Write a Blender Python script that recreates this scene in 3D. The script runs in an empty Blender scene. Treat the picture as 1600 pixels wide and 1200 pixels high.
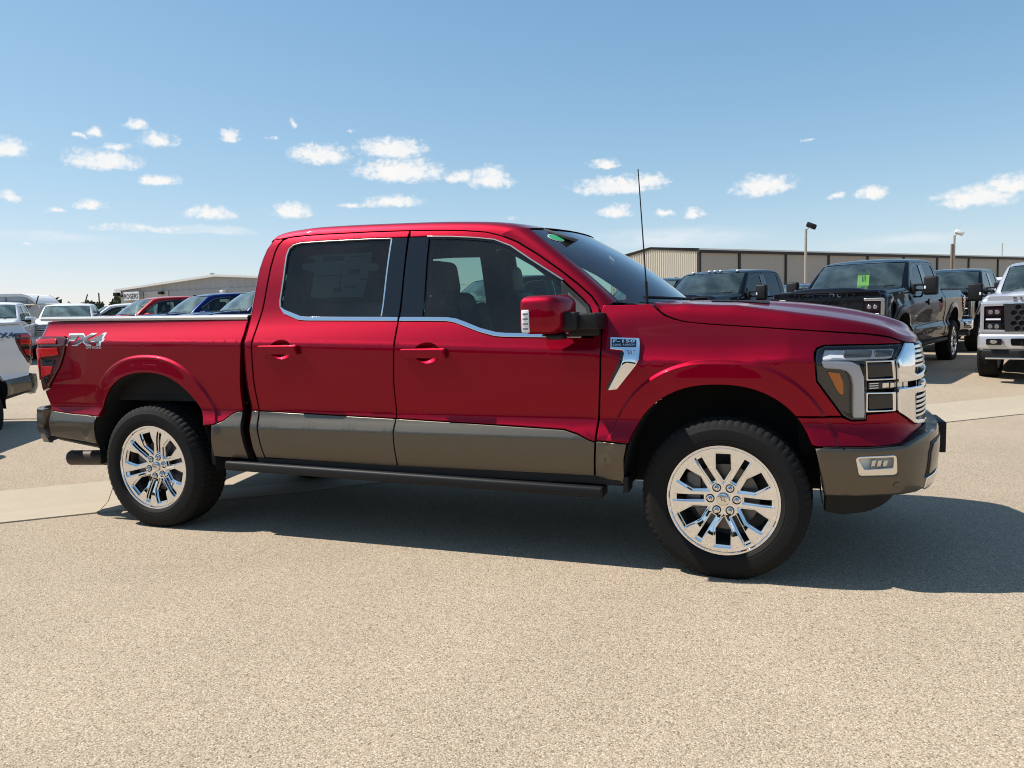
import bpy, bmesh, math, random
import numpy as np
from mathutils import Vector, Matrix
from mathutils.geometry import delaunay_2d_cdt

random.seed(7)
SC = bpy.context.scene
COL = SC.collection

# ------------------------------------------------------------------ camera, sky, sun, exposure
def look_matrix(loc, yaw, pitch, roll):
    f = Vector((-math.sin(yaw), math.cos(yaw), 0)); r = Vector((math.cos(yaw), math.sin(yaw), 0)); u = Vector((0, 0, 1))
    f2 = f * math.cos(pitch) + u * math.sin(pitch); u2 = u * math.cos(pitch) - f * math.sin(pitch)
    r3 = r * math.cos(roll) + u2 * math.sin(roll); u3 = u2 * math.cos(roll) - r * math.sin(roll)
    m = Matrix((r3, u3, -f2)).transposed().to_4x4(); m.translation = loc
    return m
CAM_LOC = Vector((0.3141, -4.9129, 1.3759)); CAM_YAW = 0.3505
cd = bpy.data.cameras.new('camera'); cam = bpy.data.objects.new('camera', cd); COL.objects.link(cam)
cam.matrix_world = look_matrix(CAM_LOC, CAM_YAW, -0.0927, -0.0251)
cd.sensor_width = 36; cd.lens = 27.0; cd.clip_start = .05; cd.clip_end = 6000
SC.camera = cam

SUN_DIR = Vector((-.70, -.15, 1.0)).normalized()            # towards the sun
SUN_EL = math.asin(SUN_DIR.z); SUN_AZ = math.atan2(SUN_DIR.x, SUN_DIR.y)
sl = bpy.data.lights.new('sun', 'SUN'); sun = bpy.data.objects.new('sun', sl); COL.objects.link(sun)
sl.energy = 5.0; sl.angle = math.radians(.53); sl.color = (1.0, .945, .87)
sun.rotation_euler = SUN_DIR.to_track_quat('Z', 'Y').to_euler(); sun.location = (0, 0, 30)

# clouds: azimuth, elevation, half width, half height (degrees), density
CLOUDS = [(-52.4,10.69,1.28,0.52,1),(-47.27,10.31,2.48,0.59,1),(-43.89,11.79,1.26,0.48,1),(-45.14,12.65,0.92,0.31,0.9),(-47.33,12.14,0.74,0.31,0.8),(-48.33,11.83,0.43,0.19,0.7),(-46.16,11.37,1.02,0.31,0.7),(-43.93,9.29,1.34,0.37,0.95),(-39.46,12.36,0.83,0.37,0.95),(-52.74,7.89,0.8,0.34,0.9),(-48.08,7.49,1.03,0.28,0.9),(-50.0,7.17,0.71,0.16,0.6),(-40.86,7.22,1.74,0.43,0.95),(-35.48,7.52,1.76,0.48,1),(-33.41,11.28,2.49,0.64,1),(-28.22,11.78,2.66,0.65,1),(-27.82,10.21,3.42,0.79,1),(-23.58,9.78,1.12,0.4,0.95),(-21.34,9.7,1.78,0.71,0.95),(-28.5,8.08,2.4,0.4,0.95),(-31.42,7.95,0.99,0.22,0.8),(-35.22,13.33,0.39,0.33,0.6),(-36.39,12.37,0.43,0.17,0.5),(-31.2,12.94,0.45,0.17,0.5),(-12.28,8.82,3.28,0.62,1),(-9.9,9.1,1.35,0.44,1),(-12.81,10.35,1.28,0.31,0.9),(-12.07,7.06,1.24,0.41,0.9),(-8.87,6.92,0.72,0.27,0.8),(-6.85,6.68,0.89,0.35,0.9),(-1.98,8.22,2.26,0.64,1),(2.88,7.34,0.71,0.25,0.8),(5.03,7.29,1.14,0.41,0.95),(10.88,6.43,2.42,0.66,1),(12.72,6.98,1.47,0.57,1),(1.02,11.02,0.57,0.16,0.5),(-51.15,5.56,5.45,0.51,0.33),(-45.09,6.24,3.97,0.29,0.6),(-41.33,6.19,4.62,0.38,0.5),(-8.65,5.24,9.95,0.99,0.32),(7.17,4.2,7.6,0.66,0.22),(-51.71,4.99,0.89,0.12,0.5),(-19.92,6.91,1.03,0.23,0.4)]
rc = random.Random(4)
for k in range(13):                                          # the same scattered cumulus goes on all round the sky
    az = 22 + rc.random() * 268; el = 5 + rc.random() * 12
    w = 1 + rc.random() * 3; CLOUDS.append((az if az < 180 else az - 360, el, w, w * .27, .95))
CLOUDS = [(a, e, w * (1.22 if d > .59 else 1), h * (1.25 if d > .59 else 1), d) for a, e, w, h, d in CLOUDS]
CLOUDS += [(60, 6, 14, 1.1, .35), (-150, 5.5, 18, 1.2, .35), (140, 6, 12, 1, .3)]

def build_world():
    w = bpy.data.worlds.new('World'); SC.world = w; w.use_nodes = True
    nt = w.node_tree; N = nt.nodes; L = nt.links; N.clear()
    out = N.new('ShaderNodeOutputWorld'); bg = N.new('ShaderNodeBackground'); L.new(bg.outputs[0], out.inputs[0])
    sky = N.new('ShaderNodeTexSky'); sky.sky_type = 'NISHITA'; sky.sun_disc = False
    sky.sun_elevation = SUN_EL; sky.sun_rotation = SUN_AZ % (2 * math.pi)
    sky.altitude = 900; sky.air_density = 1.0; sky.dust_density = .5; sky.ozone_density = 2.2
    bg.inputs['Strength'].default_value = .13
    tc = N.new('ShaderNodeTexCoord'); sep = N.new('ShaderNodeSeparateXYZ'); L.new(tc.outputs['Generated'], sep.inputs[0])
    def m(op, a, b=None, c=None):
        n = N.new('ShaderNodeMath'); n.operation = op
        for i, v in enumerate((a, b, c)):
            if v is None: continue
            if isinstance(v, (int, float)): n.inputs[i].default_value = v
            else: L.new(v, n.inputs[i])
        return n.outputs[0]
    az = m('MULTIPLY', m('ARCTAN2', sep.outputs[0], sep.outputs[1]), 180 / math.pi)
    el = m('MULTIPLY', m('ARCSINE', sep.outputs[2]), 180 / math.pi)
    def noise(scale, detail, rough, sx=1.0):
        n = N.new('ShaderNodeTexNoise'); n.noise_dimensions = '3D'
        n.inputs['Scale'].default_value = scale; n.inputs['Detail'].default_value = detail; n.inputs['Roughness'].default_value = rough
        cb = N.new('ShaderNodeCombineXYZ'); L.new(m('MULTIPLY', az, sx), cb.inputs[0]); L.new(el, cb.inputs[1]); L.new(cb.outputs[0], n.inputs['Vector'])
        return n
    n1 = noise(.62, 5, .62, .75); n2 = noise(2.3, 4, .6, .8)
    wob = N.new('ShaderNodeVectorMath'); wob.operation = 'SUBTRACT'; L.new(n1.outputs['Color'], wob.inputs[0]); wob.inputs[1].default_value = (.5, .5, .5)
    wob2 = N.new('ShaderNodeVectorMath'); wob2.operation = 'MULTIPLY'; L.new(wob.outputs[0], wob2.inputs[0]); wob2.inputs[1].default_value = (2.8, .75, 0)
    cb = N.new('ShaderNodeCombineXYZ'); L.new(az, cb.inputs[0]); L.new(el, cb.inputs[1])
    pos = N.new('ShaderNodeVectorMath'); pos.operation = 'ADD'; L.new(cb.outputs[0], pos.inputs[0]); L.new(wob2.outputs[0], pos.inputs[1])
    acc = None; veil = None
    for a, e, hw, hh, d in CLOUDS:
        k = N.new('ShaderNodeVectorMath'); k.operation = 'MULTIPLY_ADD'; L.new(pos.outputs[0], k.inputs[0])
        k.inputs[1].default_value = (1 / hw, 1 / (hh * 1.05), 0); k.inputs[2].default_value = (-a / hw, -(e - hh * .15) / (hh * 1.05), 0)
        if d >= .9 and -55 < a < 15:                         # flat bottoms: below the middle the distance grows faster
            ab = N.new('ShaderNodeVectorMath'); ab.operation = 'ABSOLUTE'; L.new(k.outputs[0], ab.inputs[0])
            ad = N.new('ShaderNodeVectorMath'); ad.operation = 'MULTIPLY_ADD'; L.new(ab.outputs[0], ad.inputs[0]); ad.inputs[1].default_value = (0, -.32, 0)
            L.new(k.outputs[0], ad.inputs[2]); k = ad
        ln = N.new('ShaderNodeVectorMath'); ln.operation = 'LENGTH'; L.new(k.outputs[0], ln.inputs[0])
        v = m('MULTIPLY_ADD', ln.outputs['Value'], -d, d)
        if d < .6 and hw > 3: veil = v if veil is None else m('MAXIMUM', veil, v)
        else: acc = v if acc is None else m('MAXIMUM', acc, v)
    den = m('ADD', acc, m('MULTIPLY', m('SUBTRACT', n2.outputs['Fac'], .51), 1.2))
    ss = N.new('ShaderNodeMapRange'); ss.interpolation_type = 'SMOOTHSTEP'; L.new(den, ss.inputs['Value'])
    ss.inputs['From Min'].default_value = .0; ss.inputs['From Max'].default_value = .70
    gate = N.new('ShaderNodeMapRange'); L.new(acc, gate.inputs['Value']); gate.inputs['From Min'].default_value = 0.0; gate.inputs['From Max'].default_value = .20
    n3 = noise(.55, 6, .62, .3)
    vs = N.new('ShaderNodeMapRange'); vs.interpolation_type = 'SMOOTHSTEP'; L.new(veil, vs.inputs['Value']); vs.inputs['From Max'].default_value = .28; vs.inputs['To Max'].default_value = .85
    vn = N.new('ShaderNodeMapRange'); L.new(n3.outputs['Fac'], vn.inputs['Value']); vn.inputs['From Min'].default_value = .34; vn.inputs['From Max'].default_value = .64
    mask = m('MAXIMUM', m('MULTIPLY', m('MULTIPLY', ss.outputs[0], gate.outputs[0]), .95), m('MULTIPLY', vs.outputs[0], vn.outputs[0]))
    # cloud brightness: thick parts white, thin edges slightly bluish
    cr = N.new('ShaderNodeMix'); cr.data_type = 'RGBA'; cr.inputs[6].default_value = (5.0, 5.35, 5.65, 1); cr.inputs[7].default_value = (6.1, 5.9, 5.7, 1); L.new(m('MULTIPLY', ss.outputs[0], m('MULTIPLY_ADD', n1.outputs['Fac'], 2.2, -.35)), cr.inputs[0])
    mx = N.new('ShaderNodeMix'); mx.data_type = 'RGBA'; L.new(mask, mx.inputs[0]); L.new(cr.outputs[2], mx.inputs[7])
    # soft shoulder of the bright horizon, per channel: a x / (1 + k x)
    def vm(op, i0, i1, i2=None):
        n = N.new('ShaderNodeVectorMath'); n.operation = op
        for k, v in enumerate((i0, i1, i2)):
            if v is None: continue
            if isinstance(v, tuple): n.inputs[k].default_value = v
            else: L.new(v, n.inputs[k])
        return n.outputs[0]
    num = vm('MULTIPLY', sky.outputs[0], (1.0, 1.38, 1.60)); den2 = vm('MULTIPLY_ADD', sky.outputs[0], (.35 * .13, 1.005 * .13, 1.235 * .13), (1, 1, 1))
    L.new(vm('DIVIDE', num, den2), mx.inputs[6])
    L.new(mx.outputs[2], bg.inputs['Color'])
    w.cycles.sampling_method = 'MANUAL'; w.cycles.sample_map_resolution = 512
build_world()
SC.view_settings.view_transform = 'Standard'; SC.view_settings.look = 'None'
SC.view_settings.exposure = 0.35; SC.view_settings.gamma = 1; SC.view_settings.use_curve_mapping = False
SC.cycles.use_denoising = True; SC.cycles.max_bounces = 10; SC.cycles.transparent_max_bounces = 16
SC.cycles.sample_clamp_indirect = 8
SC.cycles.pixel_filter_type = 'BLACKMAN_HARRIS'; SC.cycles.filter_width = 1.05

# ------------------------------------------------------------------ object helpers
def tag(o, label=None, cat=None, group=None, kind=None):
    if label: o['label'] = label
    if cat: o['category'] = cat
    if group: o['group'] = group
    if kind: o['kind'] = kind
    return o
def empty(name, loc=(0, 0, 0), rz=0.0, parent=None):
    o = bpy.data.objects.new(name, None); COL.objects.link(o); o.location = loc; o.rotation_euler = (0, 0, rz); o.parent = parent
    o.empty_display_size = .1
    return o
def mk(name, V, F, mat, parent=None, smooth=True, nrm=None, sharp=None):
    me = bpy.data.meshes.new(name); me.from_pydata([tuple(map(float, v)) for v in V], [], [tuple(map(int, f)) for f in F])
    if mat is not None: me.materials.append(mat)
    if smooth: me.polygons.foreach_set('use_smooth', [True] * len(me.polygons))
    me.update()
    if nrm is not None: me.normals_split_custom_set_from_vertices([tuple(map(float, n)) for n in nrm])
    elif sharp: me.set_sharp_from_angle(angle=math.radians(sharp))
    o = bpy.data.objects.new(name, me); COL.objects.link(o); o.parent = parent
    return o
def from_bm(name, bm, mat, parent=None, smooth=True, sharp=35):
    me = bpy.data.meshes.new(name); bm.to_mesh(me); bm.free()
    if mat is not None: me.materials.append(mat)
    if smooth:
        me.polygons.foreach_set('use_smooth', [True] * len(me.polygons)); me.set_sharp_from_angle(angle=math.radians(sharp))
    o = bpy.data.objects.new(name, me); COL.objects.link(o); o.parent = parent
    return o
def bm_box(bm, c, s, bev=0.0, seg=2, rot=None):
    b = bmesh.new(); bmesh.ops.create_cube(b, size=1)
    for v in b.verts: v.co = Vector((v.co.x * s[0], v.co.y * s[1], v.co.z * s[2]))
    if bev > 0: bmesh.ops.bevel(b, geom=list(b.edges), offset=bev, segments=seg, profile=.5, affect='EDGES')
    M = Matrix.Translation(c) @ (rot.to_4x4() if rot is not None else Matrix.Identity(4))
    bmesh.ops.transform(b, matrix=M, verts=b.verts)
    me = bpy.data.meshes.new('tmp'); b.to_mesh(me); b.free(); bm.from_mesh(me); bpy.data.meshes.remove(me)
def box(name, c, s, mat, parent=None, bev=0.0, seg=2, rot=None):
    bm = bmesh.new(); bm_box(bm, c, s, bev, seg, rot); return from_bm(name, bm, mat, parent)
def tube_vf(path, r, seg=10, cap=True):
    P = [Vector(p) for p in path]; V = []; F = []; n = len(P)
    rr = r if hasattr(r, '__len__') else [r] * n
    up = Vector((0, 0, 1)); prev = None
    for i, p in enumerate(P):
        t = (P[min(i + 1, n - 1)] - P[max(i - 1, 0)]).normalized()
        if prev is None:
            a = t.cross(up); a = a if a.length > 1e-3 else t.cross(Vector((1, 0, 0)))
        else: a = prev - t * prev.dot(t)
        a.normalize(); prev = a; b = t.cross(a)
        for k in range(seg):
            an = 2 * math.pi * k / seg; V.append(p + (a * math.cos(an) + b * math.sin(an)) * rr[i])
    for i in range(n - 1):
        for k in range(seg):
            k2 = (k + 1) % seg; F.append((i * seg + k, i * seg + k2, (i + 1) * seg + k2, (i + 1) * seg + k))
    if cap: F.append(tuple(range(seg))[::-1]); F.append(tuple(range((n - 1) * seg, n * seg)))
    return V, F
def tube(name, path, r, mat, parent=None, seg=10, cap=True):
    V, F = tube_vf(path, r, seg, cap); return mk(name, V, F, mat, parent, sharp=40)
def join_vf(parts):
    V = []; F = []
    for v, f in parts:
        o = len(V); V += list(v); F += [tuple(i + o for i in q) for q in f]
    return V, F
def grid_vf(P, closed_u=False):
    P = np.asarray(P, float); n, m = P.shape[:2]; F = []
    for i in range(n - (0 if closed_u else 1)):
        for j in range(m - 1):
            i2 = (i + 1) % n; F.append((i * m + j, i2 * m + j, i2 * m + j + 1, i * m + j + 1))
    return P.reshape(-1, 3), F
def flip(F): return [tuple(reversed(f)) for f in F]
def mir(V): V = np.array(V, float); V[:, 1] *= -1; return V

# ------------------------------------------------------------------ procedural materials
def mat(name, color, rough=.5, metal=0.0, coat=0.0, coat_rough=.03, spec=.5, noise=0.0, nscale=40, emit=None, bump=0.0, bscale=200, flake=0.0):
    m = bpy.data.materials.new(name); m.use_nodes = True; nt = m.node_tree; b = nt.nodes['Principled BSDF']
    b.inputs['Base Color'].default_value = (*color, 1); b.inputs['Roughness'].default_value = rough; b.inputs['Metallic'].default_value = metal
    b.inputs['Coat Weight'].default_value = coat; b.inputs['Coat IOR'].default_value = 1.35; b.inputs['Coat Roughness'].default_value = coat_rough; b.inputs['Specular IOR Level'].default_value = spec
    tc = nt.nodes.new('ShaderNodeTexCoord')
    if noise > 0:
        n = nt.nodes.new('ShaderNodeTexNoise'); n.inputs['Scale'].default_value = nscale; n.inputs['Detail'].default_value = 6
        nt.links.new(tc.outputs['Object'], n.inputs['Vector'])
        mr = nt.nodes.new('ShaderNodeMapRange'); mr.inputs['To Min'].default_value = 1 - noise; mr.inputs['To Max'].default_value = 1 + noise
        nt.links.new(n.outputs['Fac'], mr.inputs['Value'])
        mx = nt.nodes.new('ShaderNodeMix'); mx.data_type = 'RGBA'; mx.blend_type = 'MULTIPLY'; mx.inputs[0].default_value = 1
        mx.inputs[6].default_value = (*color, 1); nt.links.new(mr.outputs[0], mx.inputs[7]); nt.links.new(mx.outputs[2], b.inputs['Base Color'])
        mr2 = nt.nodes.new('ShaderNodeMapRange'); mr2.inputs['To Min'].default_value = max(rough - noise * .4, .01); mr2.inputs['To Max'].default_value = min(rough + noise * .4, 1)
        nt.links.new(n.outputs['Fac'], mr2.inputs['Value']); nt.links.new(mr2.outputs[0], b.inputs['Roughness'])
    if bump > 0:
        n = nt.nodes.new('ShaderNodeTexNoise'); n.inputs['Scale'].default_value = bscale; n.inputs['Detail'].default_value = 4
        nt.links.new(tc.outputs['Object'], n.inputs['Vector'])
        bp = nt.nodes.new('ShaderNodeBump'); bp.inputs['Strength'].default_value = bump; bp.inputs['Distance'].default_value = .004
        nt.links.new(n.outputs['Fac'], bp.inputs['Height']); nt.links.new(bp.outputs[0], b.inputs['Normal'])
    if emit: b.inputs['Emission Color'].default_value = (*emit, 1); b.inputs['Emission Strength'].default_value = 1
    return m
def paint(name, color, flake=.55, rough=.34):
    """metallic car paint under clear coat, with fine flakes"""
    m = mat(name, color, rough, flake, coat=.68, coat_rough=.012, spec=.12); nt = m.node_tree; b = nt.nodes['Principled BSDF']
    tc = nt.nodes.new('ShaderNodeTexCoord'); v = nt.nodes.new('ShaderNodeTexVoronoi'); v.inputs['Scale'].default_value = 900
    nt.links.new(tc.outputs['Object'], v.inputs['Vector'])
    mr = nt.nodes.new('ShaderNodeMapRange'); mr.inputs['To Min'].default_value = rough - .08; mr.inputs['To Max'].default_value = rough + .1
    nt.links.new(v.outputs['Color'], mr.inputs['Value']); nt.links.new(mr.outputs[0], b.inputs['Roughness'])
    return m
def glass_mat(name, tint, refl=1.0, dust_light=.035, dcol=(.5, .47, .42)):
    """thin automotive glass: tinted see-through with a fresnel reflection"""
    m = bpy.data.materials.new(name); m.use_nodes = True; nt = m.node_tree; nt.nodes.clear()
    o = nt.nodes.new('ShaderNodeOutputMaterial'); mx = nt.nodes.new('ShaderNodeMixShader'); fr = nt.nodes.new('ShaderNodeFresnel'); fr.inputs[0].default_value = 1.5
    t = nt.nodes.new('ShaderNodeBsdfTransparent'); t.inputs[0].default_value = (*tint, 1); g = nt.nodes.new('ShaderNodeBsdfGlossy'); g.inputs['Roughness'].default_value = .004
    k = nt.nodes.new('ShaderNodeMath'); k.operation = 'MULTIPLY'; k.inputs[1].default_value = refl; nt.links.new(fr.outputs[0], k.inputs[0])
    # faint dusty film outside; on parked trucks it paints in windshield brightness
    tc = nt.nodes.new('ShaderNodeTexCoord'); n = nt.nodes.new('ShaderNodeTexNoise'); n.inputs['Scale'].default_value = 3; n.inputs['Detail'].default_value = 8
    nt.links.new(tc.outputs['Object'], n.inputs['Vector'])
    d = nt.nodes.new('ShaderNodeBsdfDiffuse'); d.inputs[0].default_value = (*dcol, 1)
    mr = nt.nodes.new('ShaderNodeMapRange'); mr.inputs['From Min'].default_value = .35; mr.inputs['From Max'].default_value = .8; mr.inputs['To Min'].default_value = dust_light * .25; mr.inputs['To Max'].default_value = dust_light
    nt.links.new(n.outputs['Fac'], mr.inputs['Value'])
    m2 = nt.nodes.new('ShaderNodeMixShader'); nt.links.new(mr.outputs[0], m2.inputs[0]); nt.links.new(t.outputs[0], m2.inputs[1]); nt.links.new(d.outputs[0], m2.inputs[2])
    nt.links.new(k.outputs[0], mx.inputs[0]); nt.links.new(m2.outputs[0], mx.inputs[1]); nt.links.new(g.outputs[0], mx.inputs[2]); nt.links.new(mx.outputs[0], o.inputs[0])
    return m
M = {}
M['red'] = paint('red metallic paint', (.27, .0004, .015), .9, .47)
M['stone'] = paint('stone grey metallic paint', (.125, .110, .088), .85, .40)
M['white'] = paint('white paint', (.74, .74, .73), .0, .4)
M['black'] = paint('black paint', (.004, .004, .006), .0, .3); M['black'].node_tree.nodes['Principled BSDF'].inputs['Specular IOR Level'].default_value = .05
M['navy'] = paint('dark blue paint', (.006, .014, .055), .35, .3)
M['blue'] = paint('blue paint', (.006, .020, .13), .5, .3)
M['red2'] = paint('bright red paint', (.42, .02, .018), .25, .34)
M['silver'] = paint('silver paint', (.56, .57, .60), .6, .3)
M['chrome'] = mat('chrome', (.86, .87, .89), .035, 1.0)
M['satin'] = mat('satin chrome', (.80, .79, .76), .2, 1.0, noise=.05, nscale=12)
M['trim'] = mat('dull window trim', (.50, .46, .41), .3, .9)
M['rail'] = mat('pale rail cap', (.62, .61, .58), .3, .3, noise=.06, nscale=15)
M['plastic'] = mat('black plastic', (.010, .010, .011), .55, spec=.3, bump=.15, bscale=500, noise=.12)
M['gloss'] = mat('gloss black', (.006, .006, .008), .08, coat=.6)
M['dark'] = mat('underbody black', (.006, .006, .006), .8, noise=.2, nscale=8)
M['liner'] = mat('wheel liner black', (.008, .008, .008), .9, noise=.25, nscale=20)
M['rubber'] = mat('tyre rubber', (.010, .0098, .0095), .78, spec=.22, noise=.25, nscale=18, bump=.12, bscale=350)
M['iron'] = mat('brake iron', (.17, .16, .15), .45, .8, noise=.2, nscale=25)
M['exhaust'] = mat('burnt exhaust steel', (.05, .036, .028), .5, .5, noise=.25, nscale=14)
M['interior'] = mat('dark interior', (.018, .019, .022), .7, noise=.15, nscale=30)
M['leather'] = mat('dark leather', (.020, .022, .027), .5, noise=.2, nscale=60, bump=.2, bscale=260)
M['head'] = mat('headliner grey', (.10, .105, .11), .9, noise=.06)
M['glass'] = glass_mat('door glass', (.62, .80, .72))
M['tint'] = glass_mat('privacy glass', (.46, .58, .56))
M['wind'] = glass_mat('windshield glass', (.66, .80, .76), 2.3, .06)
M['wind_far'] = glass_mat('brightened teal windshield glass', (.66, .80, .76), 1.6, .55, (.36, .50, .48))  # strong teal film colour stands in for light seen in far windshields
M['wind_mid'] = glass_mat('parked windshield glass', (.66, .80, .76), 1.6, .30, (.22, .32, .31))  # weaker teal film, windshield brightness again put into the colour
M['sail'] = mat('speckled sail plastic', (.05, .05, .052), .6, noise=.6, nscale=260)
M['lens'] = glass_mat('clear lens', (.93, .94, .95), .9)
M['lampglass'] = mat('dark lamp glass', (.012, .014, .018), .03, coat=.5)
M['drl'] = mat('white light guide', (.86, .86, .88), .25, noise=.04, nscale=60)
M['amber'] = mat('amber reflector', (.95, .24, .006), .18, noise=.15, nscale=200)
M['redlamp'] = mat('red lamp plastic', (.55, .004, .006), .12, coat=.8, noise=.1, nscale=120)
M['redlens'] = glass_mat('smoked red lens', (.62, .10, .10), .9)
M['smoke'] = mat('smoked red plastic', (.075, .006, .008), .1, coat=.8)
M['paper'] = mat('window sticker paper', (.17, .21, .19), .8, noise=.05)
M['ink'] = mat('printed ink', (.03, .035, .045), .8)
M['greendot'] = mat('green sticker', (.05, .40, .17), .6)
M['whiteplain'] = mat('white plastic', (.75, .75, .73), .5)
M['emblemgrey'] = mat('decal grey', (.055, .065, .08), .4)
M['emblemlight'] = mat('decal silver', (.50, .52, .54), .5)
M['badgeblack'] = mat('badge blue black', (.01, .013, .022), .25)

# ------------------------------------------------------------------ body surface of the pickup: (s, z) -> point
# s is the distance along the flank (metres ahead of the front axle), wrapping round the nose and the tail
def herm(xs, ys, x):
    xs=np.asarray(xs,float); ys=np.asarray(ys,float); x=np.clip(np.asarray(x,float),xs[0],xs[-1])
    h=np.diff(xs); d=np.diff(ys)/h
    m=np.zeros(len(xs)); m[0]=d[0]; m[-1]=d[-1]
    for i in range(1,len(xs)-1):
        if d[i-1]*d[i]>0:
            w1=2*h[i]+h[i-1]; w2=h[i]+2*h[i-1]; m[i]=(w1+w2)/(w1/d[i-1]+w2/d[i])
    i=np.clip(np.searchsorted(xs,x,side='right')-1,0,len(xs)-2)
    t=(x-xs[i])/h[i]; t2=t*t; t3=t2*t
    return (2*t3-3*t2+1)*ys[i]+(t3-2*t2+t)*h[i]*m[i]+(-2*t3+3*t2)*ys[i+1]+(t3-t2)*h[i]*m[i+1]
def sstep(a,b,x):
    t=np.clip((x-a)/(b-a),0,1); return t*t*(3-2*t)
BZ=[.30,.40,.45,.50,.555,.57,.66,.688,.700,.712,.795,.806,.86,.95,1.05,1.15,1.185,1.20,1.225,1.30,1.38,1.42,1.50,1.60,1.70,1.80,1.86,1.90,1.925,1.94,1.952]
BW=[.89,.916,.936,.956,.974,.979,.990,.9905,.989,.984,.948,.9465,.956,.972,.9815,.9846,.985,.983,.973,.940,.903,.887,.862,.834,.802,.766,.742,.718,.69,.655,.59]
ARCH=[(-.03,.42,.487,.572),(-3.69,.42,.495,.622)]
FLARE=((.016,1.190,1.220),(.016,1.160,1.190))
def rho(x,z,a):
    xc,zc,A,B=a
    return ((np.abs(x-xc)/A)**2.3+(np.maximum(z-zc,0)/B)**2.3)**(1/2.3)
def baseW(x,z):
    ze=z+(.033*(x+1.835)+.055*sstep(-.63,-.42,x)*(1-sstep(.0,.5,x)))*sstep(.95,1.15,z)*(1-sstep(1.16,1.37,z))
    return herm(BZ,BW,ze)
def bump(x,z):
    b=0
    for a,(h,r0,r1) in zip(ARCH,FLARE):
        r=rho(x,z,a); b=b+(h*(1-sstep(r0,r1,r))+.008*(1-sstep(1.0,r0,r)))*(.35+.65*sstep(.45,.8,z))
    return b
PN=[(.30,1),(.45,.992),(.58,.972),(.70,.94),(.79,.895),(.855,.83),(.90,.75),(.935,.63),(.962,.46),(.978,.26),(.985,0)]
PX=np.array([p[0] for p in PN]); PK=np.array([p[1]*.98 for p in PN])
PS=np.r_[0,np.cumsum(np.hypot(np.diff(PX),np.diff(PK)))]+.30
SEND=PS[-1]
QZ=[.3,.4,.5,.66,.8,1.0,1.10,1.2,1.25,1.3,1.4]; QV=[.90,.94,.975,1.0,1.0,.99,.975,.945,.92,.87,.75]
RC=.10; XR=-4.71
def S(s,z):
    s=np.asarray(s,float); z=np.asarray(z,float)
    s,z=np.broadcast_arrays(s,z)
    px=np.where(s>.30,herm(PS,PX,s),s); pk=np.where(s>.30,herm(PS,PK/.98,s),1.)
    q=herm(QZ,QV,z)
    x=np.where(s>.30,.30+(px-.30)*q,s)
    # rear corner
    s1=XR+RC; L=RC*np.pi/2
    a=np.clip((s1-s)/RC,0,np.pi/2); ext=np.maximum(s1-L-s,0)
    x=np.where(s<s1,s1-RC*np.sin(a),x)
    w=baseW(np.clip(x,-4.7,.3),z)*pk+bump(x,z)
    w=np.where(s<s1,w-RC*(1-np.cos(a))-ext,w)
    return np.stack([x,-w,z],-1)
def N(s,z,e=.002):
    a=S(np.asarray(s)+e,z)-S(np.asarray(s)-e,z); b=S(s,np.asarray(z)+e)-S(s,np.asarray(z)-e)
    n=np.cross(a,b); return n/np.linalg.norm(n,axis=-1,keepdims=True)

# ------------------------------------------------------------------ sheet panels cut from a surface
def side_surf(off=0.0):
    def f(p, o=0.0):
        p = np.asarray(p, float); P = S(p[:, 0], p[:, 1])
        return P + (off + o) * N(p[:, 0], p[:, 1])
    f.normal = lambda p: N(np.asarray(p)[:, 0], np.asarray(p)[:, 1])
    return f
def plane_surf(o, u, v):
    o, u, v = (np.array(q, float) for q in (o, u, v)); n = np.cross(u, v); n /= np.linalg.norm(n)
    def f(p, d=0.0):
        p = np.asarray(p, float); return o + p[:, :1] * u + p[:, 1:2] * v + d * n
    f.normal = lambda p: np.repeat(n[None], len(p), 0)
    return f
SIDE = side_surf()
def area2(p): p = np.asarray(p); return .5 * np.sum(p[:, 0] * np.roll(p[:, 1], -1) - np.roll(p[:, 0], -1) * p[:, 1])
def fillet(poly, r):
    n = len(poly); out = []
    for i in range(n):
        p = np.array(poly[i][:2], float); ri = poly[i][2] if len(poly[i]) > 2 else r
        a = np.array(poly[i - 1][:2], float) - p; b = np.array(poly[(i + 1) % n][:2], float) - p
        la, lb = np.linalg.norm(a), np.linalg.norm(b)
        if ri <= 0 or la < 1e-9 or lb < 1e-9: out.append(p); continue
        c = a.dot(b) / la / lb
        if c < -.995: out.append(p); continue
        d = min(ri / max(math.tan(math.acos(np.clip(c, -1, 1)) / 2), .2), la * .48, lb * .48)
        A = p + a / la * d; B = p + b / lb * d
        for t in np.linspace(0, 1, 5): out.append((1 - t) ** 2 * A + 2 * t * (1 - t) * p + t * t * B)
    q = [out[0]]
    for p in out[1:]:
        if np.linalg.norm(p - q[-1]) > 1e-5: q.append(p)
    if np.linalg.norm(q[0] - q[-1]) < 1e-5: q.pop()
    return np.array(q)
def resample(p, step):
    out = []
    for i in range(len(p)):
        a, b = p[i], p[(i + 1) % len(p)]; k = max(1, int(math.ceil(np.linalg.norm(b - a) / step)))
        for j in range(k): out.append(a + (b - a) * j / k)
    return np.array(out)
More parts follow.
